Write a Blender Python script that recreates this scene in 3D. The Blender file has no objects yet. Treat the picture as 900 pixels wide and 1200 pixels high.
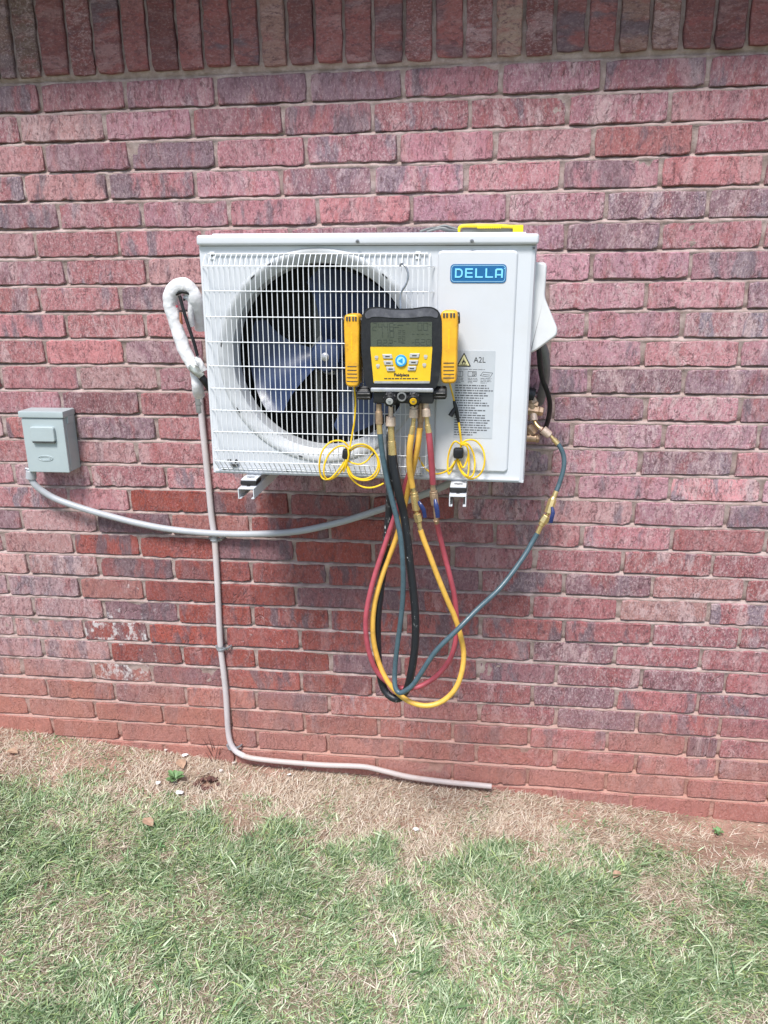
import bpy, bmesh, math, random
import numpy as np
from mathutils import Vector, Matrix, Euler
R_ = math.radians
rnd = random.Random(7)
C = bpy.context.scene.collection
sc = bpy.context.scene

# ------------------------------------------------------------------ camera
F_PX, W_PX, H_PX = 913.8, 900.0, 1200.0          # focal length in pixels of the 900x1200 photograph
RC = np.array([[0.9921825, 0.12442718, -0.00957982],
               [0.02702088, -0.28913804, -0.95690599],
               [-0.12183501, 0.94916651, -0.29023983]])   # right, down, forward
CAM = np.array([0.3095, -2.3174, 1.6717])
cam = bpy.data.objects.new('camera', bpy.data.cameras.new('camera'))
C.objects.link(cam)
cam.matrix_world = Matrix([[RC[0][i], -RC[1][i], -RC[2][i], CAM[i]] for i in range(3)] + [[0, 0, 0, 1]])
cam.data.sensor_fit = 'HORIZONTAL'; cam.data.sensor_width = 36.0
cam.data.lens = F_PX / W_PX * 36.0
cam.data.clip_start = 0.05; cam.data.clip_end = 500
sc.camera = cam
sc.render.resolution_x = 768; sc.render.resolution_y = 1024

# ------------------------------------------------------------------ sky, sun, exposure
SUN_EL, SUN_AZ = 58.0, -12.0      # azimuth measured from straight behind the camera, negative = from the left
w = bpy.data.worlds.new('World'); sc.world = w; w.use_nodes = True
nt = w.node_tree; nt.nodes.clear()
sky = nt.nodes.new('ShaderNodeTexSky'); sky.sky_type = 'NISHITA'; sky.sun_disc = False
sky.sun_elevation = R_(SUN_EL); sky.sun_rotation = R_(180.0 + SUN_AZ * -1)
sky.air_density = 1.0; sky.dust_density = 1.5; sky.ozone_density = 1.0
bg = nt.nodes.new('ShaderNodeBackground'); bg.inputs['Strength'].default_value = 0.105
wo = nt.nodes.new('ShaderNodeOutputWorld')
nt.links.new(sky.outputs[0], bg.inputs[0]); nt.links.new(bg.outputs[0], wo.inputs[0])
sl = bpy.data.lights.new('sun', 'SUN'); sl.energy = 2.6; sl.angle = R_(14); sl.color = (1.0, 0.98, 0.955)
sun = bpy.data.objects.new('sun', sl); C.objects.link(sun)
_d = Vector((math.sin(R_(SUN_AZ)) * math.cos(R_(SUN_EL)), -math.cos(R_(SUN_AZ)) * math.cos(R_(SUN_EL)), math.sin(R_(SUN_EL))))
sun.rotation_euler = _d.to_track_quat('Z', 'Y').to_euler()
sun.location = (0, -6, 8)
sc.view_settings.view_transform = 'Standard'; sc.view_settings.look = 'None'
sc.view_settings.exposure = 0.90; sc.view_settings.gamma = 1.0

# ------------------------------------------------------------------ helpers
def at(u, v, Y=0.0):
    """point of the place seen at photo pixel (u, v) on the vertical plane at depth Y (wall face is Y = 0)"""
    d = np.array([(u - W_PX / 2) / F_PX, (v - H_PX / 2) / F_PX, 1.0]) @ RC
    t = (Y - CAM[1]) / d[1]
    return Vector(CAM + d * t)

def tag(o, label=None, cat=None, group=None, kind=None):
    if label: o['label'] = label
    if cat: o['category'] = cat
    if group: o['group'] = group
    if kind: o['kind'] = kind
    return o

def thing(name, label, cat, loc=(0, 0, 0), rot=(0, 0, 0), group=None):
    o = bpy.data.objects.new(name, None); C.objects.link(o)
    o.location = loc; o.rotation_euler = rot; o.empty_display_size = 0.05
    return tag(o, label, cat, group)

def root_of(o):
    while o.parent: o = o.parent
    return o

def basis(o):
    return Matrix.LocRotScale(o.location, o.rotation_euler, o.scale)

def weighted(o):
    """keep big flat faces flat and their bevels round"""
    m = o.modifiers.new('weighted_normal', 'WEIGHTED_NORMAL'); m.keep_sharp = True; m.weight = 80

class MB:
    """collects shapes in world coordinates, build() links them as ONE mesh object"""
    def __init__(s): s.v = []; s.f = []; s.sm = []
    def add(s, vs, fs, smooth=False):
        n = len(s.v); s.v += [Vector(p) for p in vs]
        s.f += [[i + n for i in f] for f in fs]; s.sm += [smooth] * len(fs)
        return s
    def box(s, c, size, bev=0.0, rot=None, seg=2, smooth=False):
        bm = bmesh.new(); bmesh.ops.create_cube(bm, size=1.0)
        for p in bm.verts: p.co = Vector((p.co.x * size[0], p.co.y * size[1], p.co.z * size[2]))
        if bev > 0:
            bmesh.ops.bevel(bm, geom=list(bm.edges), offset=bev, segments=seg, profile=0.5, affect='EDGES', clamp_overlap=True)
        M = (rot.to_matrix() if isinstance(rot, Euler) else rot) if rot is not None else Matrix.Identity(3)
        bm.verts.index_update()
        s.add([M @ p.co + Vector(c) for p in bm.verts], [[q.index for q in f.verts] for f in bm.faces], bev > 0 or smooth)
        bm.free(); return s
    def bounds(s, x0, x1, y0, y1, z0, z1, bev=0.0, seg=2):
        return s.box(((x0 + x1) / 2, (y0 + y1) / 2, (z0 + z1) / 2), (abs(x1 - x0), abs(y1 - y0), abs(z1 - z0)), bev, seg=seg)
    def tube(s, pts, r, n=10, caps=True, sub=0, flat=1.0):
        pts = [Vector(p) for p in pts]
        rr = list(r) if isinstance(r, (list, tuple)) else [r] * len(pts)
        if sub:
            q, q2 = [], []
            P = [pts[0] * 2 - pts[1]] + pts + [pts[-1] * 2 - pts[-2]]
            for i in range(len(pts) - 1):
                a, b, c, d = P[i:i + 4]
                for k in range(sub):
                    t = k / sub
                    q.append(0.5 * ((2 * b) + (c - a) * t + (2 * a - 5 * b + 4 * c - d) * t * t + (3 * b - a - 3 * c + d) * t ** 3))
                    q2.append(rr[i] * (1 - t) + rr[i + 1] * t)
            q.append(pts[-1]); q2.append(rr[-1]); pts, rr = q, q2
        tang = []
        for i in range(len(pts)):
            t = pts[min(i + 1, len(pts) - 1)] - pts[max(i - 1, 0)]
            tang.append(t.normalized() if t.length > 1e-9 else Vector((0, 0, 1)))
        up = Vector((0, 1, 0)) if abs(tang[0].y) < 0.9 else Vector((1, 0, 0))
        nrm = (up - tang[0] * up.dot(tang[0])).normalized()
        vs, fs = [], []
        for i, p in enumerate(pts):
            nrm = (nrm - tang[i] * nrm.dot(tang[i])).normalized()
            bn = tang[i].cross(nrm)
            for k in range(n):
                a = 2 * math.pi * k / n
                vs.append(p + nrm * (math.cos(a) * rr[i] * flat) + bn * (math.sin(a) * rr[i]))
        for i in range(len(pts) - 1):
            for k in range(n):
                k2 = (k + 1) % n
                fs.append([i * n + k, i * n + k2, (i + 1) * n + k2, (i + 1) * n + k])
        s.add(vs, fs, True)
        if caps:
            b = len(s.v) - len(vs)
            s.f.append([b + k for k in range(n)][::-1]); s.sm.append(False)
            e = b + (len(pts) - 1) * n
            s.f.append([e + k for k in range(n)]); s.sm.append(False)
        return s
    def lathe(s, prof, p, axis, n=24, smooth=True, cap=True, ref=None):
        """prof: list of (distance along axis, radius)"""
        ax = Vector(axis).normalized()
        rf = Vector(ref) if ref else (Vector((0, 0, 1)) if abs(ax.z) < 0.9 else Vector((1, 0, 0)))
        a1 = (rf - ax * rf.dot(ax)).normalized(); a2 = ax.cross(a1)
        vs, fs = [], []
        for t, r in prof:
            for k in range(n):
                a = 2 * math.pi * (k + 0.5) / n
                vs.append(Vector(p) + ax * t + a1 * (math.cos(a) * r) + a2 * (math.sin(a) * r))
        for i in range(len(prof) - 1):
            for k in range(n):
                k2 = (k + 1) % n
                fs.append([i * n + k, i * n + k2, (i + 1) * n + k2, (i + 1) * n + k])
        s.add(vs, fs, smooth)
        if cap:
            b = len(s.v) - len(vs)
            s.f.append([b + k for k in range(n)][::-1]); s.sm.append(False)
            e = b + (len(prof) - 1) * n
            s.f.append([e + k for k in range(n)]); s.sm.append(False)
        return s
    def seg(s, p, q, r0, r1=None, n=16, bev=0.0):
        p, q = Vector(p), Vector(q); L = (q - p).length
        r1 = r0 if r1 is None else r1
        pr = [(0, r0), (L, r1)] if bev == 0 else [(0, r0 - bev), (bev, r0), (L - bev, r1), (L, r1 - bev)]
        return s.lathe(pr, p, q - p, n, smooth=n > 8)
    def prism(s, poly, y0, y1, smooth=False, bev=0.0, M=None):
        """poly: list of (x, z) counter-clockwise seen from the front; extruded from y0 (front) to y1 (back)"""
        n = len(poly); rings = [(y0, 0.0), (y1, 0.0)]
        if bev: rings = [(y0, bev), (y0 + bev * 0.4, bev * 0.35), (y0 + bev, 0.0), (y1, 0.0)]
        vs = []
        for y, ins in rings:
            for i in range(n):
                a, b, c = (Vector(poly[i - 1]), Vector(poly[i]), Vector(poly[(i + 1) % n]))
                if ins:
                    e1, e2 = (b - a), (c - b)
                    n1 = Vector((-e1.y, e1.x)).normalized(); n2 = Vector((-e2.y, e2.x)).normalized()
                    m = (n1 + n2); m = m / max(m.length_squared, 0.3) * 2
                    b = b + m * ins * 0.999
                vs.append(Vector((b.x, y, b.y)))
        fs = []
        for r in range(len(rings) - 1):
            for i in range(n):
                j = (i + 1) % n
                fs.append([r * n + i, (r + 1) * n + i, (r + 1) * n + j, r * n + j])
        if M is not None: vs = [M @ p for p in vs]
        k = len(s.v)
        s.add(vs, fs, smooth or bev > 0)
        s.f.append([k + i for i in range(n)]); s.sm.append(False)
        e = k + (len(rings) - 1) * n
        s.f.append([e + i for i in range(n)][::-1]); s.sm.append(False)
        return s
    def build(s, name, mat, parent=None, M=None, origin=None):
        me = bpy.data.meshes.new(name)
        inv = Matrix.Identity(4)
        if parent is not None: inv = basis(root_of(parent)).inverted()
        elif origin is not None: inv = Matrix.Translation(-Vector(origin))
        vs = [inv @ ((M @ p) if M else p) for p in s.v]
        me.from_pydata([tuple(p) for p in vs], [], s.f)
        me.polygons.foreach_set('use_smooth', s.sm)
        me.materials.append(mat); me.update()
        if any(s.sm):
            try: me.set_sharp_from_angle(angle=R_(40))
            except Exception: pass
        o = bpy.data.objects.new(name, me); C.objects.link(o)
        if any(s.sm) and len(s.f) < 4000: weighted(o)
        if parent is not None: o.parent = parent
        elif origin is not None: o.location = origin
        return o

def rrect(x0, x1, z0, z1, r, n=4):
    out = []
    for cx, cz, a in ((x1 - r, z0 + r, -90), (x1 - r, z1 - r, 0), (x0 + r, z1 - r, 90), (x0 + r, z0 + r, 180)):
        for k in range(n + 1):
            t = R_(a + 90 * k / n); out.append((cx + r * math.cos(t), cz + r * math.sin(t)))
    return out

def rpoly(pts, r, n=4):
    """round the corners of a counter-clockwise polygon"""
    out = []
    for i in range(len(pts)):
        a, b, c = Vector(pts[i - 1]), Vector(pts[i]), Vector(pts[(i + 1) % len(pts)])
        u = (a - b); v = (c - b); k = min(r, u.length * 0.45, v.length * 0.45)
        p, q = b + u.normalized() * k, b + v.normalized() * k
        for j in range(n + 1):
            t = j / n; out.append(tuple((1 - t) ** 2 * p + 2 * t * (1 - t) * b + t * t * q))
    return out

def vnoise(x, y, s, seed):
    """smooth value noise in 0..1 on arrays"""
    rg = np.random.RandomState(seed); G = rg.rand(256, 256)
    x = np.asarray(x) * s + 1000.3; y = np.asarray(y) * s + 1000.7
    i = np.floor(x).astype(int); j = np.floor(y).astype(int); fx = x - i; fy = y - j
    fx = fx * fx * (3 - 2 * fx); fy = fy * fy * (3 - 2 * fy)
    g = lambda a, b: G[a % 256, b % 256]
    return (g(i, j) * (1 - fx) + g(i + 1, j) * fx) * (1 - fy) + (g(i, j + 1) * (1 - fx) + g(i + 1, j + 1) * fx) * fy
def fbm(x, y, s, seed, o=3):
    t = 0; a = 0.5; n = 0
    for k in range(o): t = t + a * vnoise(x, y, s * 2 ** k, seed + k); n += a; a *= 0.5
    return t / n

# ------------------------------------------------------------------ materials
class NT:
    def __init__(s, name):
        s.m = bpy.data.materials.new(name); s.m.use_nodes = True
        s.t = s.m.node_tree; s.t.nodes.clear()
        s.out = s.n('ShaderNodeOutputMaterial'); s.b = s.n('ShaderNodeBsdfPrincipled')
        s.l(s.b.outputs[0], s.out.inputs[0])
    def n(s, t, **k):
        o = s.t.nodes.new(t)
        for a, b in k.items(): setattr(o, a, b)
        return o
    def l(s, a, b): s.t.links.new(a, b)
    def val(s, sock, x):
        if hasattr(x, 'is_output'): s.l(x, sock)
        else: sock.default_value = x
    def noise(s, vec, scale, detail=4, rough=0.55):
        o = s.n('ShaderNodeTexNoise'); o.inputs['Scale'].default_value = scale
        o.inputs['Detail'].default_value = detail; o.inputs['Roughness'].default_value = rough
        if vec is not None: s.l(vec, o.inputs['Vector'])
        return o.outputs['Fac']
    def ramp(s, x, a, b, lo=0.0, hi=1.0):
        o = s.n('ShaderNodeMapRange'); o.interpolation_type = 'SMOOTHSTEP'
        s.l(x, o.inputs['Value'])
        for k, q in (('From Min', a), ('From Max', b), ('To Min', lo), ('To Max', hi)): s.val(o.inputs[k], q)
        return o.outputs[0]
    def mix(s, f, a, b, mode='MIX'):
        o = s.n('ShaderNodeMix', data_type='RGBA', blend_type=mode)
        s.val(o.inputs['Factor'], f)
        for k, q in ((6, a), (7, b)):
            if hasattr(q, 'is_output'): s.l(q, o.inputs[k])
            else: o.inputs[k].default_value = tuple(q) + ((1,) if len(q) == 3 else ())
        return o.outputs[2]
    def math(s, op, a, b=0.0):
        o = s.n('ShaderNodeMath', operation=op); s.val(o.inputs[0], a); s.val(o.inputs[1], b); return o.outputs[0]
    def mapv(s, vec, scale=(1, 1, 1), loc=(0, 0, 0)):
        o = s.n('ShaderNodeMapping'); s.l(vec, o.inputs['Vector'])
        o.inputs['Scale'].default_value = scale; o.inputs['Location'].default_value = loc; return o.outputs[0]
    def vadd(s, a, b):
        o = s.n('ShaderNodeVectorMath', operation='ADD'); s.l(a, o.inputs[0]); s.l(b, o.inputs[1]); return o.outputs[0]
    def bump(s, h, strength, dist):
        o = s.n('ShaderNodeBump'); o.inputs['Strength'].default_value = strength; o.inputs['Distance'].default_value = dist
        s.l(h, o.inputs['Height']); s.l(o.outputs[0], s.b.inputs['Normal'])

def simple(name, col, rough=0.5, metal=0.0, var=0.12, scale=30.0, bump=0.0, bscale=300.0, dirt=None, damt=0.3, dscale=8.0, coat=0.0, spec=None):
    t = NT(name); pos = t.n('ShaderNodeNewGeometry').outputs['Position']
    n = t.noise(pos, scale, 5)
    f = t.ramp(n, 0.3, 0.7, 1 - var, 1 + var)
    v = t.n('ShaderNodeVectorMath', operation='SCALE'); v.inputs[0].default_value = col; t.l(f, v.inputs['Scale'])
    c = v.outputs[0]
    if dirt:
        dn = t.ramp(t.noise(pos, dscale, 8, 0.65), 0.5, 0.72, 0.0, damt)
        c = t.mix(dn, c, dirt)
    t.l(c, t.b.inputs['Base Color'])
    t.b.inputs['Metallic'].default_value = metal
    t.l(t.ramp(t.noise(pos, scale * 2.3, 4), 0.3, 0.7, max(rough - 0.08, 0.03), min(rough + 0.1, 1)), t.b.inputs['Roughness'])
    if coat: t.b.inputs['Coat Weight'].default_value = coat
    if spec is not None: t.b.inputs['Specular IOR Level'].default_value = spec
    if bump: t.bump(t.noise(pos, bscale, 4), 0.5, bump)
    return t.m

def brick_mat():
    t = NT('brick_face'); oi = t.n('ShaderNodeObjectInfo'); tc = t.n('ShaderNodeTexCoord').outputs['Object']
    off = t.n('ShaderNodeVectorMath', operation='SCALE'); off.inputs[0].default_value = (37.1, 11.7, 53.9)
    t.l(oi.outputs['Random'], off.inputs['Scale'])
    p = t.vadd(tc, off.outputs[0])
    base = oi.outputs['Color']
    # vertical smoky flashes of the firing
    fr = t.math('MULTIPLY', oi.outputs['Object Index'], 0.01)          # how weathered and frosted this brick is
    wob = t.noise(t.mapv(p, (9, 9, 9)), 1.0, 2)
    wv = t.n('ShaderNodeVectorMath', operation='SCALE'); wv.inputs[0].default_value = (0.05, 0.0, 0.02); t.l(wob, wv.inputs['Scale'])
    q = t.vadd(p, wv.outputs[0])
    s1 = t.noise(t.mapv(q, (15, 5, 4.5)), 1.0, 5, 0.62)
    s2 = t.noise(t.mapv(q, (19, 5, 5.5), (5, 2, 9)), 1.0, 5, 0.65)
    s3 = t.noise(t.mapv(q, (26, 12, 9), (15, 2, 3)), 1.0, 5, 0.65)
    c = t.mix(t.ramp(s3, 0.50, 0.68, 0, 0.6), base, (0.36, 0.105, 0.10))
    rm = t.math('FRACT', t.math('MULTIPLY', oi.outputs['Random'], 7.31)); rm2 = t.math('FRACT', t.math('MULTIPLY', oi.outputs['Random'], 23.7))
    c = t.mix(t.math('MULTIPLY', t.ramp(s1, 0.505, 0.60, 0, 0.82), t.ramp(rm, 0.15, 0.75, 0.1, 1.0)), c, t.mix(fr, (0.135, 0.095, 0.110), (0.255, 0.225, 0.275)))
    c = t.mix(t.math('MULTIPLY', t.math('MULTIPLY', t.ramp(s2, 0.52, 0.62, 0, 0.75), t.math('ADD', fr, 0.2)), t.ramp(rm2, 0.1, 0.8, 0.25, 1.0)), c, (0.60, 0.42, 0.42))
    g1 = t.noise(t.mapv(p, (1, 1, .6)), 210, 6, 0.75); g2 = t.noise(t.mapv(p, (1, 1, .6)), 75, 6, 0.7)
    g3 = t.noise(t.mapv(q, (1, 1, .5), (3, 1, 7)), 42, 8, 0.78)
    c = t.mix(t.math('MULTIPLY', t.ramp(g3, 0.49, 0.64, 0, 0.60), fr), c, (0.70, 0.54, 0.555))
    c = t.mix(t.math('MULTIPLY', t.ramp(g1, 0.50, 0.62, 0, 0.70), t.math('ADD', fr, 0.15)), c, (0.66, 0.50, 0.50))
    c = t.mix(t.ramp(g2, 0.52, 0.66, 0, 0.55), c, (0.13, 0.062, 0.070))
    c = t.mix(t.ramp(t.noise(t.mapv(q, (1, 1, .4), (9, 4, 2)), 120, 6, 0.8), 0.54, 0.61, 0, 0.72), c, (0.15, 0.075, 0.085))
    vo = t.n('ShaderNodeTexVoronoi', feature='DISTANCE_TO_EDGE'); vo.inputs['Scale'].default_value = 1.0
    wz = t.n('ShaderNodeVectorMath', operation='SCALE'); wz.inputs[0].default_value = (0.030, 0.0, 0.030); t.l(t.noise(p, 40, 4, 0.7), wz.inputs['Scale'])
    t.l(t.mapv(t.vadd(p, wz.outputs[0]), (62, 20, 15)), vo.inputs['Vector'])
    cr = t.math('MULTIPLY', t.ramp(vo.outputs['Distance'], 0.0, 0.075, 1.0, 0.0), t.ramp(t.noise(p, 22, 4), 0.50, 0.60))
    c = t.mix(t.math('MULTIPLY', cr, 0.26), c, (0.17, 0.095, 0.10))
    # mortar smears at the arrises and white bloom where the object's alpha asks for it
    bl = t.noise(t.mapv(p, (1.3, 1, 1)), 26, 6, 0.75)
    th = t.math('SUBTRACT', 1.0, oi.outputs['Alpha'])
    c = t.mix(t.ramp(bl, t.math('ADD', th, 0.07), t.math('ADD', th, 0.20), 0, 0.85), c, (0.72, 0.68, 0.68))
    # red clay splashed up from the soil
    pos = t.n('ShaderNodeNewGeometry').outputs['Position']
    sx = t.n('ShaderNodeSeparateXYZ'); t.l(pos, sx.inputs[0])
    zz = t.math('ADD', sx.outputs['Z'], t.math('MULTIPLY', t.math('SUBTRACT', t.noise(pos, 6, 7, 0.65), 0.5), 0.55))
    zz = t.math('ADD', zz, t.math('MULTIPLY', sx.outputs['X'], 0.07))
    c = t.mix(t.ramp(zz, 0.02, 0.46, 0.68, 0.0), c, (0.47, 0.20, 0.150))
    t.l(c, t.b.inputs['Base Color'])
    t.l(t.ramp(g2, 0.3, 0.7, 0.72, 0.95), t.b.inputs['Roughness'])
    t.b.inputs['Specular IOR Level'].default_value = 0.3
    wr = t.noise(t.mapv(q, (60, 60, 26), (2, 8, 1)), 1.0, 7, 0.75)
    h = t.math('SUBTRACT', t.math('ADD', t.math('MULTIPLY', wr, 1.0), t.math('MULTIPLY', g1, 0.4)), t.math('MULTIPLY', cr, 0.22))
    t.bump(h, 1.0, 0.0085)
    return t.m

def mortar_mat():
    t = NT('mortar'); pos = t.n('ShaderNodeNewGeometry').outputs['Position']
    n = t.noise(pos, 35, 6, 0.65); g = t.noise(pos, 420, 4, 0.7)
    c = t.mix(t.ramp(n, 0.35, 0.7), (0.33, 0.240, 0.215), (0.50, 0.390, 0.365))
    c = t.mix(t.ramp(g, 0.5, 0.75, 0, 0.4), c, (0.25, 0.19, 0.17))
    c = t.mix(t.ramp(t.noise(pos, 3.1, 4), 0.5, 0.7, 0, 0.45), c, (0.46, 0.35, 0.33))
    sx = t.n('ShaderNodeSeparateXYZ'); t.l(pos, sx.inputs[0])
    zz = t.math('ADD', sx.outputs['Z'], t.math('MULTIPLY', t.math('SUBTRACT', t.noise(pos, 6, 5), 0.5), 0.25))
    c = t.mix(t.ramp(zz, 0.0, 0.5, 0.8, 0.0), c, (0.47, 0.235, 0.18))
    t.l(c, t.b.inputs['Base Color']); t.b.inputs['Roughness'].default_value = 0.95
    t.bump(t.math('ADD', g, t.math('MULTIPLY', n, 2.0)), 0.8, 0.003)
    return t.m

def soil_mat():
    t = NT('soil'); pos = t.n('ShaderNodeNewGeometry').outputs['Position']
    n = t.noise(pos, 9, 7, 0.65); g = t.noise(pos, 160, 5, 0.7)
    c = t.mix(t.ramp(n, 0.35, 0.68), (0.32, 0.185, 0.135), (0.52, 0.31, 0.24))
    th = t.noise(t.mapv(pos, (1, 1, 1)), 75, 5, 0.75)
    c = t.mix(t.ramp(th, 0.47, 0.62, 0, 0.75), c, (0.40, 0.31, 0.22))
    c = t.mix(t.ramp(g, 0.55, 0.75, 0, 0.6), c, (0.15, 0.10, 0.07))
    far = t.n('ShaderNodeSeparateXYZ'); t.l(pos, far.inputs[0])
    c = t.mix(t.ramp(t.math('ADD', far.outputs['Y'], t.math('MULTIPLY', n, 0.35)), -0.35, 0.05, 0.75, 0.0), c, (0.20, 0.185, 0.115))  # soil colour lowered under the lawn to paint shade between the blades
    c = t.mix(t.ramp(far.outputs['Y'], -3.0, -1.4, 0.85, 0.0), c, (0.16, 0.20, 0.11))
    t.l(c, t.b.inputs['Base Color']); t.b.inputs['Roughness'].default_value = 1.0
    t.bump(t.math('ADD', g, th), 1.0, 0.008)
    return t.m

def blade_mat():
    t = NT('grass_blade'); a = t.n('ShaderNodeAttribute'); a.attribute_name = 'Col'
    t.l(a.outputs['Color'], t.b.inputs['Base Color']); t.b.inputs['Roughness'].default_value = 0.42
    tr = t.n('ShaderNodeBsdfTranslucent'); t.l(a.outputs['Color'], tr.inputs['Color'])
    mx = t.n('ShaderNodeMixShader'); mx.inputs[0].default_value = 0.22
    t.l(t.b.outputs[0], mx.inputs[1]); t.l(tr.outputs[0], mx.inputs[2]); t.l(mx.outputs[0], t.out.inputs[0])
    return t.m

def hose_print_mat(name, col, mark):
    t = NT(name); pos = t.n('ShaderNodeNewGeometry').outputs['Position']
    m = t.ramp(t.noise(t.mapv(pos, (160, 160, 60)), 1.0, 3, 0.7), 0.60, 0.66, 0, 0.75)
    s = t.ramp(t.noise(pos, 14, 4), 0.45, 0.65)
    c = t.mix(t.math('MULTIPLY', m, s), col, mark)
    t.l(c, t.b.inputs['Base Color']); t.b.inputs['Roughness'].default_value = 0.45
    return t.m

def fin_mat():
    t = NT('condenser_fins'); pos = t.n('ShaderNodeNewGeometry').outputs['Position']
    wv = t.n('ShaderNodeTexWave', wave_type='BANDS', bands_direction='Z'); t.l(pos, wv.inputs['Vector'])
    wv.inputs['Scale'].default_value = 13.0
    c = t.mix(t.ramp(wv.outputs['Fac'], 0.9, 1.0, 0, 0.5), (0.010, 0.011, 0.012), (0.05, 0.05, 0.05))
    t.l(c, t.b.inputs['Base Color']); t.b.inputs['Roughness'].default_value = 0.6
    return t.m

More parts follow.
